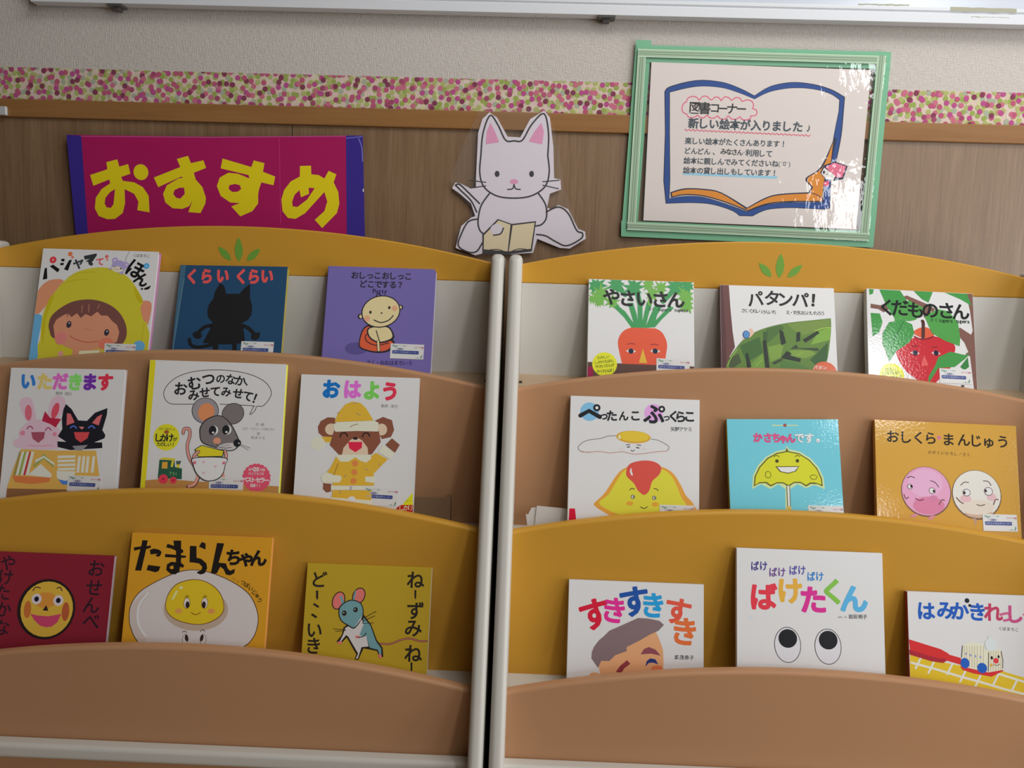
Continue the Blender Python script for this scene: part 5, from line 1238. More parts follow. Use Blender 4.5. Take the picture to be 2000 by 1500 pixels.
  ('P',(46,40,34),0,[(64.7,84.6),(95.2,105.6),(108.4,90.2),(119,66.9),(128.9,55.5),(130.7,41.9),(125.7,39.7),(120,50.3),(98.4,53.4),(91.3,35.5),(85.2,36.2),(87.7,44.1),(70.8,69),(63.1,60.8),(57.1,59.6),(54.8,62.5),(62.4,72.6)]),
  ('P',(231,223,220),0,[(67.4,83.7),(93.6,97.6),(101.2,74.1),(106.4,56.6),(95.2,55.2),(90.2,37.4),(87.1,37.2),(90.3,45.2),(73.2,70.1),(69.5,72.9),(62,62.8),(59.9,62.7),(64.4,72.7)]),
  ('P',(126,174,180),0,[(95.4,101.6),(107.5,88.2),(117.7,64.9),(126.5,54.5),(127.5,43.7),(125.1,43.6),(121.3,52.3),(108.5,54.7),(101.7,72.2),(95.6,71.9),(90.6,73.7),(96.1,89.7)]),
  ('E',(243,131,126),125.6,42.1,3.68,2.37,-57.8),
  ('E',(243,131,126),87.5,70.6,3.68,1.98,2.2),
  ('E',(243,131,126),60.1,60.7,4.09,1.98,2.2),
  ('S',(46,40,34),1.41,1,[(101,77.1),(97.2,72),(89.2,69.7)]),
  ('S',(46,40,34),1.41,1,[(70.7,71),(82,53.7),(88.7,44.2)]),
  ('E',(46,40,34),53.7,125.5,10.23,14.64,-17.8),
  ('E',(243,131,126),53.7,125.5,8.59,13.06,-17.8),
  ('E',(46,40,34),85.8,134.1,10.23,13.45,-22.8),
  ('E',(243,131,126),85.8,134.1,8.59,11.87,-22.8),
  ('P',(126,174,180),0,[(58.3,134),(63.2,122.2),(59.3,120.1),(55.4,131.9)]),
  ('P',(126,174,180),0,[(79.4,142.8),(81.6,140.9),(78.6,123.8),(75.8,124.7)]),
  ('P',(46,40,34),1,[(55,106),(57.3,118),(73.2,127.6),(89.9,123.3),(95.3,109.5),(92.6,97.5),(82.2,83.3),(71.7,86.8),(59.9,94.3)]),
  ('P',(126,174,180),1,[(56.5,106.1),(58.8,117.1),(73.3,126),(88.8,122.2),(93.7,109.5),(91.1,98.3),(82.1,85.2),(72.4,88.4),(61.1,95.1)]),
  ('P',(231,223,220),0,[(82.1,85.2),(93.6,104.5),(91.2,96.5)]),
  ('E',(46,40,34),64.3,106.4,3.68,4.15,2.2),
  ('E',(46,40,34),82,112.4,3.68,3.96,2.2),
  ('E',(220,220,220),63.4,107.1,1.02,0.99,2.2),
  ('E',(220,220,220),81.1,113,1.02,0.99,2.2),
  ('S',(46,40,34),0.8,0,[(93.5,98.5),(115.4,111.3)]),
  ('S',(46,40,34),0.8,0,[(93.8,94.6),(113.7,104.3)]),
  ('S',(46,40,34),0.8,0,[(94,91.6),(112.3,93.3)]),
  ('S',(46,40,34),0.8,0,[(68,80.7),(48.4,81.6)]),
  ('S',(46,40,34),0.8,0,[(68.1,79.8),(51.8,77.7)])]),
dict(label='white picture book with a grey-haired head under red, blue and orange lettering',
 loc=(0.1199, -0.3321, 0.4781), rot=(0.992, -0.1262, 0.0, 0.0), w=0.2145, h=0.1722, t=0.0080,
 cover=(237, 236, 236), spine=(216, 212, 204), edge=(216, 212, 212), finish='gloss', bound='l', sticker=None,
 art=[
  ('T',(231,37,67),'す',42.4,119.8,45.3,16.2,0.035,1),
  ('T',(243,54,160),'き',72.8,127.3,37.75,-5.8,0.035,1),
  ('T',(39,90,178),'す',105.1,141.8,44.04,10.2,0.035,1),
  ('T',(44,170,236),'き',134.5,137.2,36.49,0.2,0.035,1),
  ('T',(243,95,74),'す',173.5,129.2,39.01,-9.8,0.035,1),
  ('T',(243,122,64),'き',184.7,98.8,40.27,-3.8,0.035,1),
  ('W',(79,77,79),'織茂恭子',(172.4,58.9),(195.9,59.2),6.8,0.6,0.02,1),
  ('P',(243,180,130),0,[(49.7,52.2),(93.1,78.9),(138.2,98.2),(144.8,84.7),(150.8,68.7),(151.6,50),(149.6,-5.7),(61.2,-9.2),(49.9,39.8)]),
  ('P',(145,122,125),0,[(48.7,37.9),(38,51.8),(38.5,61.8),(41.5,69.4),(49.1,79.7),(56.7,86.3),(65.6,95.4),(83.6,103.7),(97.8,110.5),(110.7,116.7),(126.3,116.4),(144.5,113.6),(151.7,107.6),(143.4,98.4),(129.2,91.6),(113.8,82.2),(93.3,71.4),(93.4,65.2),(75.4,58.2),(66.5,49.1),(53.6,48.6)]),
  ('P',(155,84,95),0,[(115.4,61),(120.4,69.3),(128.1,72.8),(138.5,69.4),(147,60.4),(139.9,61.4),(132.1,62.9),(123.1,62)]),
  ('P',(42,59,135),0,[(123.3,42.7),(125.2,51.4),(130.9,55.7),(138.7,54.5),(143.2,47.2),(134.9,49.3),(128.4,48.5)]),
  ('P',(155,62,74),0,[(94.2,51.5),(99.5,46.1),(89.9,38.9),(84.9,30),(77.1,33.4),(83.4,42.3)]),
  ('E',(243,130,84),141.4,40.3,9.08,5.03,2.2),
  ('E',(243,180,130),43.8,25.9,9.08,5.03,2.2)]),
dict(label='white picture book with two big round black eyes and rainbow lettering',
 loc=(0.3824, -0.3493, 0.4781), rot=(0.992, -0.1262, 0.0, 0.0), w=0.2283, h=0.2373, t=0.0090,
 cover=(237, 236, 236), spine=(212, 208, 204), edge=(216, 212, 212), finish='gloss', bound='l', sticker=None,
 art=[
  ('T',(82,75,151),'ば',28.6,210.4,13.38,0.2,0.03,0.85),
  ('T',(82,75,151),'け',42.1,210.6,13.38,0.2,0.03,0.85),
  ('T',(124,85,156),'ば',57,201.9,13.38,0.2,0.03,0.85),
  ('T',(124,85,156),'け',70.5,202.1,13.38,0.2,0.03,0.85),
  ('T',(97,94,178),'ば',88.5,206,13.38,0.2,0.03,0.85),
  ('T',(97,94,178),'け',102,206.3,13.38,0.2,0.03,0.85),
  ('T',(53,139,215),'ば',116.5,197.5,13.38,0.2,0.03,0.85),
  ('T',(53,139,215),'け',129.9,197.7,13.38,0.2,0.03,0.85),
  ('T',(243,62,80),'ば',42.5,164,38.54,0.2,0.045,1),
  ('T',(243,186,67),'け',83.6,173.6,37.08,2.2,0.045,1),
  ('T',(232,48,158),'た',119.2,161.8,39.26,0.2,0.045,1),
  ('T',(141,208,77),'く',148.5,175.3,36.36,2.2,0.045,1),
  ('T',(94,191,243),'ん',182.4,165.6,39.99,0.2,0.045,1),
  ('W',(77,77,82),'ぶん・え',(158.5,137.1),(169.2,137.5),3.78,2.2,0.01,1),
  ('W',(65,65,70),'岩田',(176.6,138.4),(183.8,138.7),6.69,2.2,0.02,1),
  ('W',(65,65,70),'明子',(191.8,138.7),(198.9,139),6.69,2.2,0.02,1),
  ('E',(48,48,53),78.3,91.9,20.83,27.05,2.2),
  ('E',(237,235,240),78.3,91.9,19.79,26.03,2.2),
  ('E',(48,48,53),140.7,91.7,20.83,27.05,2.2),
  ('E',(237,235,240),140.7,91.7,19.79,26.03,2.2),
  ('E',(33,33,38),78.6,101.5,14.43,14.11,2.2),
  ('E',(33,33,38),141.1,101.4,14.43,14.11,2.2),
  ('E',(232,240,243),73.3,77.6,1.79,5.82,2.2),
  ('E',(227,235,243),22.5,131.2,2.98,2.33,2.2)]),
dict(label='white picture book with a red toothbrush train on a yellow track',
 loc=(0.6554, -0.3336, 0.4781), rot=(0.992, -0.1262, 0.0, 0.0), w=0.2228, h=0.1746, t=0.0090,
 cover=(237, 236, 236), spine=(149, 32, 44), edge=(216, 212, 212), finish='film', bound='l', sticker=None,
 art=[
  ('T',(47,103,202),'は',29.2,145.4,25.96,-0.8,0.035,1),
  ('T',(47,103,202),'み',59.6,147.2,25.96,-0.8,0.035,1),
  ('T',(47,103,202),'か',81.6,147.4,25.96,-0.8,0.035,1),
  ('T',(47,103,202),'き',108.9,147.1,25.96,-0.8,0.035,1),
  ('T',(209,71,107),'れ',133.6,147.4,25.96,-0.8,0.035,1),
  ('T',(224,105,156),'っ',152.5,141,22.07,-0.8,0.035,1),
  ('T',(217,88,144),'し',168,145.5,25.96,-0.8,0.035,1),
  ('T',(229,112,173),'ゃ',189.3,145,22.07,-0.8,0.035,1),
  ('E',(39,47,56),93.2,163.8,3.72,3.64,2.2),
  ('E',(39,47,56),97.1,156.5,2.26,2.21,2.2),
  ('W',(88,83,88),'くぼまちこ',(143.3,123),(168.9,122.3),5.71,-1.6,0.01,1),
  ('P',(241,207,56),0,[(1.3,78),(32.2,71.4),(71.6,65.3),(145.2,57.9),(176.4,50.2),(254,31.6),(248.9,-53),(-6.6,-63.5)]),
  ('S',(243,243,231),3.42,0,[(2.9,65.8),(39.6,57.6),(78.8,47.6),(110.2,40.5),(142.6,32.2),(239.8,12)]),
  ('S',(243,243,231),3.42,0,[(134.5,54.9),(176.1,43.8),(240.5,24.7)]),
  ('S',(243,243,231),3.15,0,[(17.7,73.5),(9.2,57.7)]),
  ('S',(243,243,231),3.15,0,[(37.3,67.1),(28.8,51.4)]),
  ('S',(243,243,231),3.15,0,[(66.4,66.4),(57.9,50.6)]),
  ('S',(243,243,231),3.15,0,[(85.8,55.6),(77.2,39.9)]),
  ('S',(243,243,231),3.15,0,[(109.3,50.1),(100.7,34.4)]),
  ('S',(243,243,231),3.15,0,[(137.1,53.7),(128.5,38.1)]),
  ('S',(243,243,231),3.15,0,[(165.7,46.6),(157,30.9)]),
  ('S',(243,243,231),3.15,0,[(195.5,39.4),(186.8,23.8)]),
  ('P',(229,59,61),0,[(0,101.2),(25.1,94.4),(48.7,88.2),(60.4,82.2),(61.7,80.3),(80,75.9),(79.6,65.6),(57.3,71.1),(51.9,67.7),(32.2,70.2),(2,79.3)]),
  ('P',(185,52,66),0,[(-0.5,85.7),(24.5,78.9),(45.5,73.9),(56.1,73.7),(57.3,70.5),(51.9,67.1),(32.1,69.5),(0.6,77.9)]),
  ('P',(229,59,61),0,[(79.4,61.7),(79.6,66.9),(121.4,55.7),(142.7,61.7),(145.3,59.2),(126.4,49.5),(97.6,53.5),(81.9,58)]),
  ('P',(243,243,219),0,[(82.8,95.4),(97,101.1),(116.7,98),(117.7,90.3),(144.2,91.3),(144,60.4),(121.4,55.7),(80.8,63.1)]),
  ('S',(209,173,124),0.66,0,[(86.1,94.2),(84.5,61.9)]),
  ('S',(209,173,124),0.66,0,[(90,94.4),(88.4,62.1)]),
  ('S',(209,173,124),0.66,0,[(94,94.5),(92.4,62.2)]),
  ('S',(209,173,124),0.66,0,[(98,94.7),(96.4,62.4)]),
  ('S',(209,173,124),0.66,0,[(102,94.8),(100.3,62.5)]),
  ('S',(209,173,124),0.66,0,[(106,95),(104.3,62.7)]),
  ('S',(209,173,124),0.66,0,[(111.3,95.2),(109.6,62.9)]),
  ('S',(209,173,124),0.66,0,[(115.9,95.4),(114.2,63.1)]),
  ('S',(209,173,124),0.66,0,[(122.8,87.9),(121.2,58.2)]),
  ('S',(209,173,124),0.66,0,[(126.8,88),(125.2,58.4)]),
  ('S',(209,173,124),0.66,0,[(130.8,88.2),(129.2,58.6)]),
  ('S',(209,173,124),0.66,0,[(134.8,88.4),(133.1,58.7)]),
  ('S',(209,173,124),0.66,0,[(138.7,88.5),(137.1,58.9)]),
  ('S',(209,173,124),0.66,0,[(142.7,88.7),(141,59)]),
  ('S',(76,64,76),1.05,0,[(123.4,85.3),(121.4,57)]),
  ('S',(76,64,76),1.05,0,[(83.1,94.1),(81.1,77.2)]),
  ('S',(76,64,76),1.05,0,[(142.7,88.7),(144.9,74.6),(143.9,63)]),
  ('E',(161,173,222),88,82.7,1.46,1.82,2.2),
  ('E',(161,173,222),95,80.6,1.46,1.82,2.2),
  ('E',(161,173,222),102.6,79.4,1.46,1.82,2.2),
  ('E',(161,173,222),110.3,78.4,1.46,1.82,2.2),
  ('E',(234,243,243),127.5,97.8,9.57,9.87,2.2),
  ('P',(234,243,243),0,[(123,104.7),(124.6,111.3),(127.7,107.5),(126.9,104.2)]),
  ('E',(47,105,207),86,68.4,6.91,7.79,2.2),
  ('E',(47,105,207),112.2,62,7.71,7.79,2.2),
  ('E',(39,39,44),127.7,78,1.86,2.6,2.2),
  ('E',(39,39,44),138.3,80.1,1.6,2.34,2.2),
  ('E',(243,73,83),134.1,73.9,4.26,4.15,2.2),
  ('E',(243,185,100),126.5,66.8,2.39,2.34,2.2),
  ('S',(76,64,64),0.79,1,[(129.9,68.9),(134.4,66.5),(139.8,69.2)])]),
]
for kw in BOOKS: book(**kw)

# ------------------------------------------------------------------ things on the wall
def sheet(name, art, y, finish, parent, thick=0.0, base=None):
    """a printed sheet on the wall; art in wall millimetres from (x=0, eye height)"""
    bm = bmesh.new(); mats = []
    Print().draw(art).into(bm, mats, finish, y)
    if base:
        mats.append(base[0]); n = len(mats) - 1
        pts = [(p[0]/1000, p[1]/1000) for p in base[1]]
        b2 = bmesh.new(); extrude_profile(b2, pts, 'y', y, y + thick)
        me = bpy.data.meshes.new('tmp'); b2.to_mesh(me); b2.free()
        k = len(bm.faces); bm.from_mesh(me); bpy.data.meshes.remove(me)
        bm.faces.ensure_lookup_table()
        for f in bm.faces[k:]: f.material_index = n
    return mesh_obj(name, bm, mats, parent, loc=(0, 0, EYE) if parent is None else (0, 0, 0))
SIGN = [
  ('P',(180,27,97),0,[(-834.1,264.7),(-561.4,268.3),(-278.5,277.8),(-273.1,99.4),(-271.1,37.3),(-820.5,20.7),(-823.4,82.6)]),
  ('P',(63,47,149),0,[(-834.1,264.7),(-806.1,264),(-799.7,84.4),(-800.5,21.3),(-820.5,20.7),(-823.4,82.6)]),
  ('P',(63,47,149),0,[(-309.2,277),(-278.5,277.8),(-273.1,99.4),(-271.1,37.3),(-305.4,36.2),(-306.8,100.5)]),
  ('S',(216,100,177),1.06,0,[(-806.2,262.6),(-561.4,267),(-309.2,275.6)]),
  ('S',(207,54,130),1.41,0,[(-433.6,268.9),(-431.9,111.1)]),
  ('S',(146,146,223),1.41,1,[(-285.6,272.8),(-279.4,255.7),(-277.8,231.4)]),
  ('S',(238,238,243),1.77,0,[(-276.3,180.8),(-275.9,176.3)]),
  ('S',(130,130,207),1.41,0,[(-308.1,272.2),(-279.5,275.7)]),
  ('P',(243,223,27),0,[(-791.9,192.3),(-758.7,203.7),(-760.1,216.7),(-739.2,222.5),(-735.9,209.3),(-719,214.3),(-715.2,196.8),(-732.9,190.4),(-730.2,183.4),(-708.3,181.2),(-692.1,172.8),(-681.6,157.2),(-680.6,126.7),(-703.9,130),(-701.3,146),(-708.9,160),(-726.9,168.3),(-727,141.8),(-731.9,123.9),(-746.9,112.7),(-761.7,111.6),(-778,117.2),(-784.9,131.2),(-782.4,150.8),(-770.8,167.1),(-754,178.2),(-755.6,185.2),(-786.4,172.7)]),
  ('P',(180,27,97),0,[(-745.2,167.8),(-749,139.4),(-754.4,132.8),(-762.4,133.7),(-765.9,140.7),(-764,151.4),(-754.5,162.2)]),
  ('E',(243,223,27),-695.1,200.2,14.06,14.53,1.5),
  ('P',(243,223,27),0,[(-670.9,191),(-620.3,211.7),(-626.5,226.2),(-605.4,232.4),(-600.2,219.2),(-576.5,225.1),(-571.7,211.3),(-595.1,201.9),(-591.7,189.7),(-579.2,175.9),(-573,156.7),(-574.2,146.1),(-583.7,128.1),(-606.7,129.2),(-598.6,150.7),(-605.3,139.9),(-618.2,134.9),(-636.5,135.5),(-650.1,145.7),(-654.1,161.5),(-646.5,177.6),(-624.4,190.5),(-615.2,192.5),(-618.8,194.2),(-663,173.6)]),
  ('P',(180,27,97),0,[(-613.8,173.9),(-612.9,162.7),(-621.5,153.6),(-629.5,155.1),(-634.8,162.1),(-632.1,169.2),(-622.9,173.7)]),
  ('P',(243,223,27),0,[(-540.3,229.2),(-486.3,215.3),(-481.8,227.3),(-461.6,223),(-464.6,207.2),(-441.6,199.1),(-444.9,183.2),(-467.7,187.8),(-472.1,175.4),(-474,166.5),(-474.2,148.9),(-485.2,134.4),(-508.2,124.2),(-525.1,142.1),(-508.7,148.6),(-526.9,149.2),(-544.9,161),(-551.9,178.5),(-546.2,194.4),(-529.8,203.7),(-511.7,202.4),(-490.1,194.2),(-491.8,200.5),(-544.2,211.3)]),
  ('P',(180,27,97),0,[(-517.4,183.6),(-508.3,181.4),(-505.9,174.5),(-512.1,169.7),(-523,168.7),(-529.5,173.8),(-528.3,180.9)]),
  ('P',(243,223,27),0,[(-394.9,219.6),(-374.4,220.8),(-373.7,205.1),(-360,204.1),(-349.2,198.1),(-341.3,212.3),(-326.8,206.4),(-331.8,191.6),(-323.1,174.3),(-320.9,153.2),(-325.5,135.4),(-353.3,107),(-367.2,121.9),(-349,138.3),(-343.7,156.1),(-349.1,173.5),(-367.2,153.7),(-385.3,133.7),(-403.5,122.6),(-418,123.9),(-428.1,136.1),(-430.2,157.2),(-425,174.9),(-412.3,191.1),(-395.3,200.3)]),
  ('P',(180,27,97),0,[(-396.1,175.7),(-393.2,162.5),(-378,169.2),(-378.7,180.4),(-367.2,180.1),(-381.7,158.6),(-399.8,144.6),(-408.9,145.4),(-409.9,154.2),(-405.2,166.7)])]
sheet('sign_board', SIGN, -0.0145, 'matt', None, 0.004, (ink((58, 44, 124), 'matt'), SIGN[0][3]))
s_ = bpy.data.objects['sign_board']
tag(s_, 'magenta cardboard sign with yellow lettering and dark blue ends on the wood panel', 'sign')

CAT = [
  ('P',(239,231,241),0,[(-66.5,207.4),(-64.7,289),(-57.5,314.4),(-44.8,326.8),(-30.2,317.6),(-9.7,284.1),(13.8,283.4),(31,316.7),(56.4,332.4),(67.2,320.1),(75.7,267.3),(79.1,211.4),(91,209.2),(93,191.3),(72.3,183),(68,157.1),(75.9,154.7),(88.8,162.9),(107.5,155.6),(127.4,120),(140.7,115.2),(142.6,102.2),(113,83.1),(94.4,83.8),(51.5,99.5),(44.5,73.2),(-3.2,68.6),(-51,69.1),(-64.2,65.3),(-101.8,78),(-92.1,118.8),(-73.9,134.9),(-66.1,137.8),(-74.6,160.8),(-96.1,178.3),(-110.9,188.2),(-104.5,198.7),(-93.9,196.4),(-77.9,189.1),(-66.1,189.4)]),
  ('S',(54,51,56),2.92,1,[(-58.4,248.5),(-59.7,217.8),(-51.6,192.4),(-27.5,176.3),(5.5,172.9),(38.3,178.2),(62.6,195.6),(69.6,221.4),(65.8,251.8)]),
  ('S',(54,51,56),2.92,1,[(-58.4,248.5),(-55.5,289.2),(-43.3,321.1),(-28.6,305.1),(-13.4,277.7),(2.3,276.8),(17.9,278.5),(33.9,306.7),(56.1,326.9),(65.7,292.4),(65.8,251.8)]),
  ('P',(243,166,204),0,[(-49.8,269.1),(-48.5,291.9),(-42.2,308.5),(-32,289.8),(-25,273.5)]),
  ('P',(243,166,204),0,[(29.7,276.3),(39.5,294.2),(52,310.9),(57.2,294.7),(54.7,271.9)]),
  ('E',(54,51,56),-27.3,216.2,4.47,5.64,1.6),
  ('E',(54,51,56),36.9,217.9,4.47,5.64,1.6),
  ('E',(243,166,204),4.6,202.9,7.88,4.62,1.6),
  ('S',(54,51,56),2.27,1,[(4.8,197.8),(2.4,190),(-6.8,188.5)]),
  ('S',(54,51,56),2.27,1,[(4.8,197.8),(8.4,190.2),(16.9,189.2)]),
  ('S',(54,51,56),1.95,1,[(-47.9,200.2),(-78.3,203.2)]),
  ('S',(54,51,56),1.95,1,[(-47.7,193.8),(-76.6,189.1)]),
  ('S',(54,51,56),1.95,1,[(58.4,204.4),(88.4,207.8)]),
  ('S',(54,51,56),1.95,1,[(58.6,198),(87.7,192.4)]),
  ('S',(54,51,56),2.92,1,[(-40.8,179.8),(-56,156.2),(-60.5,124.9),(-52,107),(-28.1,103.7),(-24.7,123.4)]),
  ('S',(54,51,56),2.92,1,[(51.3,182.4),(65.1,162.2),(67.3,139),(58.5,125.8),(45.4,122.8)]),
  ('S',(54,51,56),2.92,1,[(66.9,149.3),(88.9,159),(107.8,147.9),(124.8,117.3),(135.6,112.4),(133.4,101.9),(107.5,88.1),(86.1,95.3),(67.2,105.2),(49.9,107.3)]),
  ('S',(54,51,56),2.92,1,[(-60.7,132.7),(-79.1,127),(-91.8,103.2),(-96.6,82.1),(-77.7,70.9),(-61.8,72.7),(-51.6,88.7)]),
  ('S',(54,51,56),2.92,1,[(-63.6,145.6),(-74.7,166),(-93.6,183.5),(-104.4,193.5)]),
  ('S',(54,51,56),2.92,1,[(-104.4,193.5),(-96.5,195),(-77.7,178.8),(-58.7,161.3)]),
  ('P',(54,51,56),0,[(-52,104.3),(-23.6,133.8),(3.1,125.5),(48.3,132),(42.3,75.8),(-2.6,68.7),(-51,69.1)]),
  ('P',(243,226,189),0,[(-48.7,103.1),(-22.2,131.2),(0.5,124.1),(-3.3,74.4),(-48.6,77)]),
  ('P',(243,226,189),0,[(4.5,122.9),(45.7,129),(40,80.4),(-1.2,74.5)]),
  ('S',(54,51,56),1.56,1,[(-49,73.1),(-24.7,77.7),(-3.3,71.8)]),
  ('S',(54,51,56),1.56,1,[(-1.7,71.8),(17.7,79.7),(41.1,77.8)]),
  ('E',(239,231,241),-24.4,114.3,12.62,10.26,1.6),
  ('S',(54,51,56),2.6,1,[(-12.6,117.2),(-17.6,106.7),(-30.7,103.7)])]
FILM = [
  ('P',(243,243,243),0,[(-63,329),(-87.8,277.9),(-105.1,231.7),(-113.7,205.9),(-110.7,185.4),(-95.9,173),(-74.3,152.9),(-76.4,132.1),(-99.7,110.7),(-101.7,79.3),(-64.1,65.2),(-3.1,68.1),(44.5,72.6),(52.9,96.9),(94.4,83),(112.9,82.5),(143.3,102.1),(141.1,116.4),(127.2,121.1),(109.6,165.9),(97.9,196.3),(88,252.2),(78.6,292.4),(61.5,333.2),(-0.8,336.9)])]
cat = tag(empty('cat_cutout', (0, 0, EYE)), 'laminated paper cut-out of a white cat reading a book', 'wall decoration')
sheet('paper_cat', CAT, -0.0080, 'matt', cat, 0.0008, (ink(CAT[0][1], 'matt'), CAT[0][3]))
def film_sheet(pts, y):
    bm = bmesh.new(); vv = [bm.verts.new((p[0]/1000, y, p[1]/1000)) for p in pts]
    for t in tessellate_polygon([[Vector((p[0], p[1], 0)) for p in pts]]):
        f = bm.faces.new([vv[i] for i in t]); f.normal_update()
        if f.normal.y > 0: f.normal_flip()
    return bm
bm = film_sheet(FILM[0][3], -0.0095)
mesh_obj('laminate_film', bm, film_material('laminate', (0.8, 0.78, 0.76), 0.05, 0.15, 14, 0.2), cat)

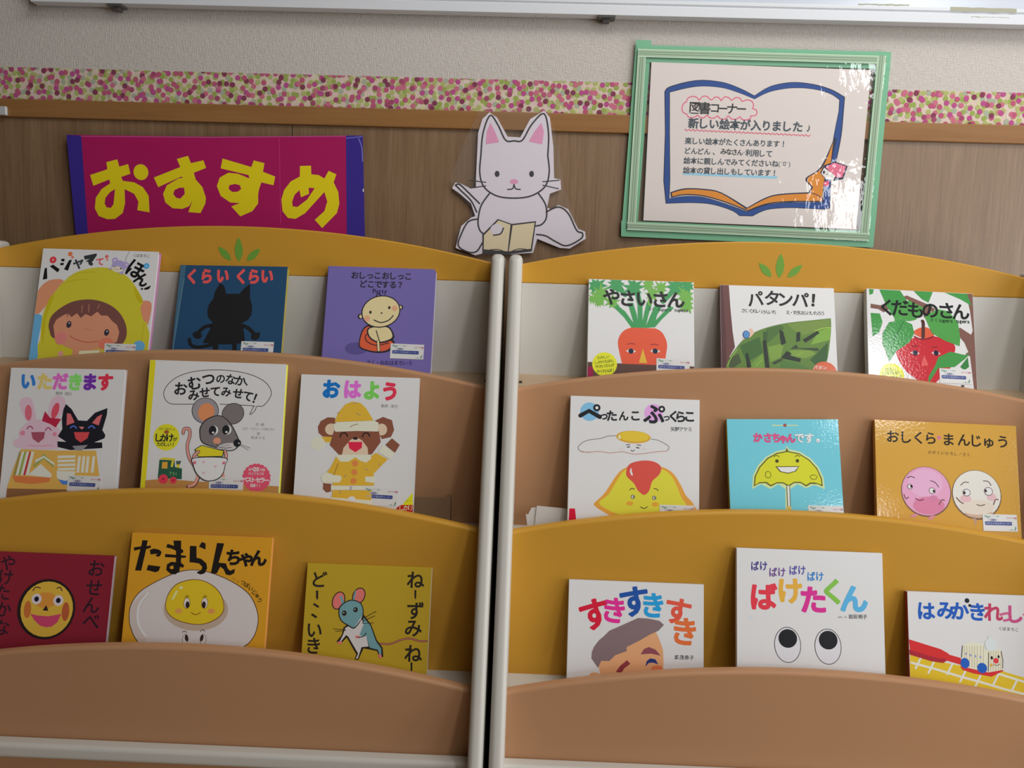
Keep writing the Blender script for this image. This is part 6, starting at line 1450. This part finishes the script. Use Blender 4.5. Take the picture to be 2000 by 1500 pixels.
POSTER = [
  ('P',(236,226,221),0,[(248.6,422.7),(646,418.1),(642.5,134.3),(248.3,139)]),
  ('P',(41,46,79),0,[(274.8,371.2),(275.8,372.9),(276.9,375.4),(279.6,378.2),(284.9,381),(294.1,384.1),(306.2,387.7),(319.4,390.8),(331.8,392.9),(343.4,393.7),(354.9,393.5),(366.1,392.6),(376.5,391.3),(385.9,389.5),(394.6,387.1),(402.8,384.3),(410.6,381.4),(418.8,378.1),(426.9,374.4),(433.9,370.9),(438.8,368.6),(438.8,368.6),(443.5,371.8),(450.1,376.5),(457.8,381.4),(466.1,385.5),(474.9,388.4),(484.5,390.8),(494.5,392.6),(504.4,393.7),(514.2,394),(524.2,393.6),(534,392.7),(543.5,391.4),(552.5,389.8),(561.3,387.8),(569.7,385.4),(577.4,382.8),(585,379.6),(592.3,375.9),(598.5,372.4),(602.9,370),(602.9,370),(602.9,365.8),(602.9,359.8),(602.9,352.6),(602.8,344.3),(602.8,334.7),(602.8,323.8),(602.7,312.3),(602.1,300.7),(601,288.9),(599.5,276.5),(597.8,264.6),(596.1,254),(594.5,245.7),(592.7,239),(591.1,232.2),(590.1,223.4),(590,210.6),(590.5,195.2),(591.1,180.7),(591.5,170.7),(583.2,168.2),(577.1,168.3),(568.4,168.5),(558.6,168.8),(549.3,168.9),(540.9,169.1),(532.6,169.3),(524.2,169.4),(515.3,169.1),(505.5,168.5),(495.1,167.6),(485,166.4),(475.9,164.6),(467.9,161.7),(460.4,158.1),(454.2,154.5),(449.8,152.1),(425.7,152),(423.6,153.6),(420.6,156),(416.5,158.7),(410.9,161.3),(403.1,164),(393.7,166.9),(383.4,169.5),(373.3,171.5),(363.6,172.6),(353.8,173.1),(343.8,173.2),(333.4,173.2),(321.4,172.7),(308.2,171.9),(296.3,171.1),(288,170.5),(281.5,212.2),(279.7,297.8)]),
  ('P',(39,81,156),0,[(276.6,370.2),(277.6,371.9),(278.7,374.3),(281.3,377),(286.6,379.8),(295.7,382.9),(307.7,386.4),(320.7,389.6),(333,391.6),(344.4,392.4),(355.9,392.2),(366.9,391.3),(377.2,390.1),(386.5,388.2),(395.1,385.8),(403.2,383.1),(411,380.2),(419,377),(427,373.3),(434,369.9),(438.8,367.5),(438.8,367.5),(443.4,370.7),(450,375.4),(457.7,380.3),(465.8,384.2),(474.5,387.1),(484,389.5),(493.9,391.3),(503.7,392.4),(513.4,392.7),(523.3,392.3),(533,391.4),(542.3,390.1),(551.3,388.5),(560,386.5),(568.3,384.2),(576,381.6),(583.4,378.5),(590.6,374.8),(596.8,371.3),(601.1,368.9),(601.1,368.9),(601.1,364.8),(601.1,358.9),(601.1,351.7),(601,343.5),(601,334.1),(601.1,323.3),(600.9,311.8),(600.4,300.4),(599.3,288.7),(597.7,276.5),(596,264.7),(594.4,254.2),(592.8,246),(591,239.4),(589.5,232.7),(588.5,224),(588.3,211.3),(588.8,196.1),(589.4,181.7),(589.8,171.8),(581.7,169.4),(575.6,169.5),(567,169.7),(557.2,169.9),(548.1,170.1),(539.8,170.3),(531.6,170.5),(523.2,170.5),(514.5,170.2),(504.8,169.6),(494.5,168.8),(484.5,167.6),(475.5,165.8),(467.6,163),(460.2,159.4),(454.1,155.9),(449.7,153.4),(425.9,153.3),(423.8,155),(420.9,157.3),(416.8,160),(411.2,162.6),(403.5,165.3),(394.2,168.1),(384,170.7),(374,172.6),(364.5,173.7),(354.8,174.2),(344.9,174.4),(334.6,174.3),(322.7,173.9),(309.7,173.1),(297.9,172.2),(289.7,171.6),(283.2,212.9),(281.4,297.5)]),
  ('P',(41,46,79),0,[(283.6,371),(292.3,373.3),(304.7,376.7),(318.6,380.1),(331.5,382.3),(343.2,383.1),(354.9,383.1),(366.2,382.5),(376.6,381.5),(386.1,379.9),(394.9,377.7),(403.1,375.3),(411,372.8),(419.2,370.1),(427.3,367.2),(434.3,364.5),(439.3,362.6),(439.3,362.6),(444,365.2),(450.7,369),(458.7,373.1),(467,376.4),(475.9,378.9),(485.7,381.1),(495.8,382.7),(505.8,383.9),(515.8,384.4),(525.9,384.3),(535.8,383.8),(545.1,383),(553.8,381.6),(562.2,379.9),(569.8,377.8),(576.5,375.6),(582.3,372.9),(587.3,369.9),(591.3,367.1),(594.2,365.1),(594.4,344.6),(593.3,335.6),(591.6,322.5),(589.8,308.1),(588.6,295),(588.1,283.8),(588.2,273.1),(588.2,262.9),(587.6,253.5),(586.1,245.3),(583.9,238.1),(581.7,230.9),(580.2,222.7),(579.4,212),(579.2,199.7),(579.2,188.4),(579.2,180.6),(518,178.9),(510.3,178.1),(499.1,177),(486.8,175.5),(475.6,173.4),(465.2,170.3),(454.8,166.2),(445.7,162.4),(439.3,159.7),(439.3,159.7),(431.3,162.4),(419.9,166.2),(407.2,170.4),(395.4,174),(384.9,177.1),(374.4,179.9),(364.3,182.4),(354.7,184.1),(345.4,185.1),(336.6,185.3),(328.2,185.1),(320.2,184.6),(312.3,183.6),(304.6,182.1),(297.9,180.6),(293.2,179.6),(292.7,214.8),(287.6,298.2)]),
  ('P',(236,226,221),0,[(285,370.1),(293.6,372.4),(305.9,375.8),(319.7,379.1),(332.5,381.3),(344.1,382.2),(355.7,382.2),(366.8,381.6),(377.2,380.6),(386.6,379),(395.3,376.8),(403.4,374.4),(411.3,371.9),(419.3,369.3),(427.4,366.3),(434.4,363.7),(439.3,361.8),(439.3,361.8),(444,364.4),(450.6,368.2),(458.5,372.2),(466.8,375.5),(475.6,378),(485.3,380.1),(495.3,381.8),(505.2,382.9),(515.1,383.4),(525.2,383.4),(535,382.9),(544.2,382),(552.8,380.7),(561.1,378.9),(568.7,376.9),(575.3,374.7),(581.1,372.1),(586,369),(590,366.3),(592.8,364.3),(593.1,344),(591.9,335),(590.2,322.1),(588.5,307.8),(587.2,294.9),(586.8,283.8),(586.9,273.1),(586.9,263.1),(586.3,253.7),(584.8,245.6),(582.6,238.4),(580.5,231.3),(578.9,223.1),(578.2,212.5),(578,200.4),(578,189.2),(578,181.4),(517.3,179.7),(509.6,179),(498.5,177.9),(486.3,176.4),(475.3,174.4),(465,171.2),(454.7,167.2),(445.6,163.4),(439.3,160.8),(439.3,160.8),(431.4,163.4),(420.1,167.2),(407.5,171.3),(395.8,174.9),(385.3,177.9),(375,180.8),(365,183.2),(355.4,185),(346.3,185.9),(337.5,186.1),(329.2,185.9),(321.3,185.4),(313.5,184.4),(305.8,183),(299.2,181.5),(294.6,180.5),(294.1,215.3),(288.9,298)]),
  ('P',(41,46,79),0,[(295.4,191.7),(299.7,193.2),(305.8,195.5),(313,197.7),(320.5,199.3),(328.4,200.1),(337,200.3),(345.8,200.2),(354.5,199.7),(362.8,199.3),(370.7,198.7),(379.2,197.2),(388.9,194.3),(401.5,188.5),(416,180.7),(429.5,173),(438.9,167.7),(438.9,167.7),(444.9,171.4),(453.5,176.8),(463,182.4),(471.6,186.8),(478.3,189.6),(484.3,191.6),(490.9,193.1),(499.3,194.6),(511.5,195.9),(526.3,197.1),(540.2,198.1),(549.8,198.7),(554.7,208.6),(551.6,211.1),(546.8,214.7),(542.9,219),(542.3,223.5),(546.3,227.6),(553.5,231.8),(561.6,237.1),(568.8,244.9),(574.9,257.5),(580.9,273.4),(586.1,288.6),(589.7,299),(593.4,295),(592.4,287.4),(591.1,276.3),(589.5,264.3),(587.7,253.7),(585.6,245.6),(583,238.4),(580.6,231.3),(578.9,223.1),(578.1,212.5),(577.9,200.4),(577.9,189.2),(578,181.4),(578,181.4),(566.6,181.2),(550.3,180.9),(532.6,180.5),(517.3,179.7),(505.3,178.8),(494.7,177.8),(484.8,176.4),(475.3,174.4),(465.3,171.2),(455.4,167.2),(446.8,163.4),(440.7,160.8),(440.7,160.8),(432.5,163.7),(420.7,168),(407.7,172.5),(395.7,176.3),(385.2,179.3),(374.9,182),(364.9,184.2),(355.4,185.8),(346.2,186.8),(337.3,187.2),(328.9,187.2),(321.2,186.8),(314,185.8),(307.2,184.1),(301.4,182.5),(297.4,181.4)]),
  ('P',(236,151,49),0,[(298.3,190.3),(302.4,191.7),(308.1,193.7),(314.9,195.7),(322.1,197.1),(329.5,197.8),(337.7,198.1),(346.2,198),(354.7,197.5),(362.8,197),(370.9,196.5),(379.4,195.1),(389.1,192),(401.3,186.1),(415.5,178.1),(428.6,170.3),(437.6,164.9),(437.6,164.9),(444,168.7),(453.3,174.3),(463.3,180.1),(472.3,184.6),(479,187.5),(484.7,189.4),(491,190.9),(499.5,192.3),(512.1,193.7),(527.6,194.9),(542.2,195.9),(552.2,196.6),(557.5,208.7),(554.5,211.2),(550,214.9),(546.2,219.2),(545.7,223.6),(549.8,227.6),(556.9,231.7),(565,236.7),(571.7,243.6),(576.8,254.4),(581.3,267.8),(585,280.6),(587.7,289.4),(586.3,253.7),(584.4,248.4),(581.6,240.8),(578.7,232.1),(576.7,223.1),(575.8,212.9),(575.6,201.4),(575.8,190.9),(575.8,183.6),(575.8,183.6),(564.9,183.4),(549.1,183.1),(532,182.7),(517.2,182),(505.3,181.1),(494.6,180),(484.7,178.6),(475.1,176.6),(465.1,173.5),(455.2,169.5),(446.6,165.7),(440.6,163),(440.6,163),(432.4,166),(420.6,170.2),(407.6,174.7),(395.6,178.5),(385,181.5),(374.7,184.2),(364.8,186.4),(355.2,188),(346,189),(337,189.4),(328.6,189.4),(321.1,189),(314.4,188.1),(308.4,186.7),(303.5,185.2),(300,184.2)]),
  ('S',(41,46,79),1.39,1,[(549.8,198.7),(564.2,195),(578.9,187)]),
  ('P',(41,46,79),0,[(568.2,233.9),(574.2,247.9),(593.2,255.3),(617.7,247.7),(611.2,224),(596,220.8),(578.9,223.1)]),
  ('P',(243,124,154),0,[(577.2,245.2),(593.4,253.3),(614.9,246.8),(609,226.7),(595.4,227.7)]),
  ('P',(243,239,234),0,[(570.2,233.4),(575,243.7),(595.2,230.5),(594.5,222.2),(580.3,223.2)]),
  ('E',(41,46,79),575.1,235.5,1.96,3.02,1.5),
  ('E',(41,46,79),581.6,231.5,1.4,1.37,1.5),
  ('P',(243,104,141),0,[(577,218.9),(586.2,220.6),(586.1,210.9),(576.5,210.6)]),
  ('S',(239,109,144),1.94,1,[(316.3,354.5),(317.9,360.2),(326.2,364.2),(335.5,361.9),(339,357.6),(344.5,364),(352.3,364.9),(360.5,358.8),(368,364),(375.9,362.3),(378.8,357.9),(384.9,364.4),(392.8,363.4),(398.3,359.1),(404.5,363.7),(412.4,363.2),(417.3,357.6),(425.6,360.4),(434.9,358.1),(438.6,350.6),(437,345.5),(443.7,343.1),(445.5,336.8),(441.8,332.9),(434.7,332.1),(434.3,327.6),(426.7,324.9),(418.8,326),(415.2,330.3),(409.6,326.4),(400.4,326.1),(393.6,331.1),(388.7,325.8),(379.5,326.2),(374,330.5),(367.7,326.6),(359.8,327.6),(355,331.3),(349.3,326.7),(341.4,327.8),(338,330.9),(331,326.9),(321.8,327.3),(317.6,332.3),(310.8,335.9),(308.4,343.5),(311.3,351.2),(316.3,354.5)]),
  ('T',(46,46,49),'図',332,343.8,19.18,-0.5,0.018,1),
  ('T',(46,46,49),'書',350.3,343.9,19.18,-0.5,0.018,1),
  ('T',(46,46,49),'コ',368.6,344.1,16.62,-0.5,0.018,1),
  ('T',(46,46,49),'ー',382.9,344.1,16.62,-0.5,0.018,1),
  ('T',(46,46,49),'ナ',399.9,344.2,17.9,-0.5,0.018,1),
  ('T',(46,46,49),'ー',416.9,344.3,16.62,-0.5,0.018,1),
  ('W',(81,91,101),'新しい絵本が入りました',(330.9,316.7),(521.4,315.3),19.18,-0.5,0.036,1),
  ('T',(81,91,101),'♪',541.4,313.2,15.34,1.5,0.012,1),
  ('S',(236,104,129),1.55,1,[(315.8,305.6),(319.8,303.2),(323.5,305.4),(327.5,303.1),(331.2,305.3),(335.2,302.9),(338.9,305.2),(342.8,302.8),(346.5,305),(350.5,302.6),(354.2,304.9),(358.2,302.5),(361.9,304.7),(365.9,302.4),(369.5,304.6),(373.5,302.2),(377.2,304.4),(381.2,302.1),(384.9,304.3),(388.9,301.9),(392.5,304.1),(396.5,301.8),(400.2,304),(404.2,301.6),(407.9,303.9),(411.9,301.5),(415.5,303.7),(419.5,301.3),(423.2,303.6),(427.2,301.2),(430.9,303.4),(434.8,301.1),(438.5,303.3),(442.5,300.9),(446.2,303.1),(450.1,300.8),(453.8,303),(457.8,300.6),(461.5,302.8),(465.4,300.5),(469.1,302.7),(473.1,300.3),(476.8,302.5),(480.7,300.2),(484.4,302.4),(488.4,300),(492.1,302.3),(496,299.9),(499.7,302.1),(503.7,299.7),(507.3,302),(511.3,299.6),(515,301.8),(519,299.5),(522.6,301.7),(526.6,299.3),(530.3,301.5),(534.3,299.2),(537.9,301.4),(541.9,299),(545.5,301.2)]),
  ('W',(81,91,101),'楽しい絵本がたくさんあります！',(323.6,285.2),(497.5,284),12.27,-0.4,0.026,1),
  ('W',(81,91,101),'どんどん、',(323.3,267.2),(371.4,266.6),11.76,-0.9,0.026,1),
  ('W',(54,54,59),'みなさん',(389.1,267.7),(419.4,266.9),11.25,-1.5,0.026,1),
  ('W',(81,91,101),'・',(426.6,267.4),(426.6,267.4),7.67,1.5,0.02,1),
  ('W',(81,91,101),'利用して',(435.2,266.6),(472.6,266),12.53,-0.9,0.026,1),
  ('W',(81,91,101),'絵本に親しんでみてくださいね',(323,249.8),(485,248.4),12.27,-0.6,0.026,1),
  ('W',(81,91,101),'(¨0¨)',(492.9,248.6),(511.3,248.3),11,-1,0,1),
  ('P',(164,219,243),0,[(317,227.7),(490.6,226),(490,221.4),(317,223.8)]),
  ('W',(81,91,101),'絵本の貸し出しもしています！',(323.1,232.4),(484.9,231.6),12.27,-0.4,0.026,1)]
pst = tag(empty('notice_poster', (0, 0, EYE)), 'handmade notice with a drawn open book in a clear sleeve edged with green tape', 'poster')
def plate(name, pts, y0, y1, m, parent, sub=0):
    bm = bmesh.new(); extrude_profile(bm, [(p[0]/1000, p[1]/1000) for p in pts], 'y', y0, y1)
    return mesh_obj(name, bm, m, parent)
GREEN = material('green_masking_tape', (0.20, 0.50, 0.30), 0.5, 0.4, (500, 0.4, 0.0004))
for i, q in enumerate([[(219,461.4),(246.9,460.8),(237.7,109.5),(208.4,109.7)],[(654,451.8),(680.3,450.9),(677.7,102.5),(650.1,103.4)],[(221,452.5),(679.6,450.8),(680.5,421.2),(220.9,422.1)],[(207.5,137.4),(675.8,131.2),(676.4,101.6),(208.3,108.5)]]):
    plate('masking_tape', q, -0.0071 - 0.0003*i, -0.0068 - 0.0003*i, GREEN, pst)
sheet('paper_sheet', POSTER, -0.0090, 'matt', pst, 0.0004, (ink(POSTER[0][1], 'matt'), POSTER[0][3]))
mesh_obj('clear_sleeve', film_sheet([(223.3,445.1),(670.9,442.9),(667.1,112.5),(218.4,120.6)], -0.0101), film_material('clear_sleeve_film', (0.75, 0.78, 0.76), 0.03, 0.03, 26, 0.22), pst)
sheet('sleeve_seam', [
  ('P',(169,194,166),0,[(223.2,445),(218.9,120.5),(233.8,120.5),(237.7,444.9)]),
  ('S',(214,243,211),1.11,0,[(224,445),(219.7,120.5)]),
  ('S',(119,141,119),1.11,0,[(228.3,445),(224.2,120.5)]),
  ('S',(119,141,119),1.11,0,[(232.2,444.9),(228.2,120.5)]),
  ('S',(219,243,219),1.11,0,[(237,444.9),(233.1,120.5)]),
  ('P',(169,194,166),0,[(224.4,444.5),(670.2,442.8),(671,429),(224.7,430.6)]),
  ('S',(214,243,211),1.11,0,[(224.4,443.8),(670.2,442.1)]),
  ('S',(119,141,119),1.11,0,[(224.5,439.6),(670.5,438)]),
  ('S',(119,141,119),1.11,0,[(224.6,435.9),(670.7,434.2)]),
  ('S',(219,243,219),1.11,0,[(224.6,431.3),(670.9,429.7)]),
  ('P',(169,194,166),0,[(654.8,443),(650.8,113.4),(665.5,113.4),(669.1,442.9)]),
  ('S',(214,243,211),1.11,0,[(655.5,443),(651.5,113.4)]),
  ('S',(119,141,119),1.11,0,[(659.8,442.9),(655.9,113.4)]),
  ('S',(119,141,119),1.11,0,[(663.6,442.9),(659.9,113.4)]),
  ('S',(219,243,219),1.11,0,[(668.4,442.9),(664.8,113.4)]),
  ('P',(169,194,166),0,[(218.3,134.6),(665.7,127.3),(666.9,113.3),(218.9,120.5)]),
  ('S',(214,243,211),1.11,0,[(218.3,133.9),(665.8,126.6)]),
  ('S',(119,141,119),1.11,0,[(218.5,129.7),(666.1,122.4)]),
  ('S',(119,141,119),1.11,0,[(218.7,125.9),(666.5,118.6)]),
  ('S',(219,243,219),1.11,0,[(218.9,121.2),(666.9,114)])], -0.0104, 'matt', pst)

# ------------------------------------------------------------------ paper props in the middle tier
bm = bmesh.new()
extrude_profile(bm, [(-0.146, ZF2), (-0.146, EYE - 0.348), (-0.083, EYE - 0.346), (-0.0805, EYE - 0.348), (-0.0805, ZF2)], 'y', -0.222, -0.220)
box(bm, -0.0825, -0.0807, -0.220, -0.197, ZF2, EYE - 0.349); box(bm, -0.0845, -0.0832, -0.220, -0.195, ZF2, EYE - 0.3475); box(bm, -0.146, -0.144, -0.220, -0.197, ZF2, EYE - 0.349)
tag(mesh_obj('cardboard_support', bm, material('plain_cardboard', (0.24, 0.145, 0.08), 0.8, 0.2), bevel=0.0004), 'folded brown cardboard prop standing beside the brown bear book', 'cardboard prop')
WP = material('folded_white_paper', (0.72, 0.69, 0.66), 0.8, 0.2)
pp = tag(empty('folded_paper', (0.0815, -0.230, ZF2)), 'folded white paper wad standing beside the omelette book', 'paper')
h_ = EYE - ZF2
bm = bmesh.new(); extrude_profile(bm, [(-0.020, 0.0), (-0.0165, h_ - 0.3525), (0.034, h_ - 0.3558), (0.034, 0.0)], 'y', -0.0015, 0.0)
mesh_obj('front_flap', bm, WP, pp)
bm = bmesh.new(); extrude_profile(bm, [(-0.030, 0.0), (-0.0345, h_ - 0.3675), (-0.031, h_ - 0.3695), (-0.0255, h_ - 0.3570), (-0.017, h_ - 0.3565), (-0.017, 0.0)], 'y', 0.0015, 0.0030)
mesh_obj('rear_flap', bm, WP, pp)
bm = bmesh.new(); box(bm, -0.019, 0.034, 0.0006, 0.0016, 0.0, h_ - 0.364)
mesh_obj('inner_fold', bm, WP, pp)
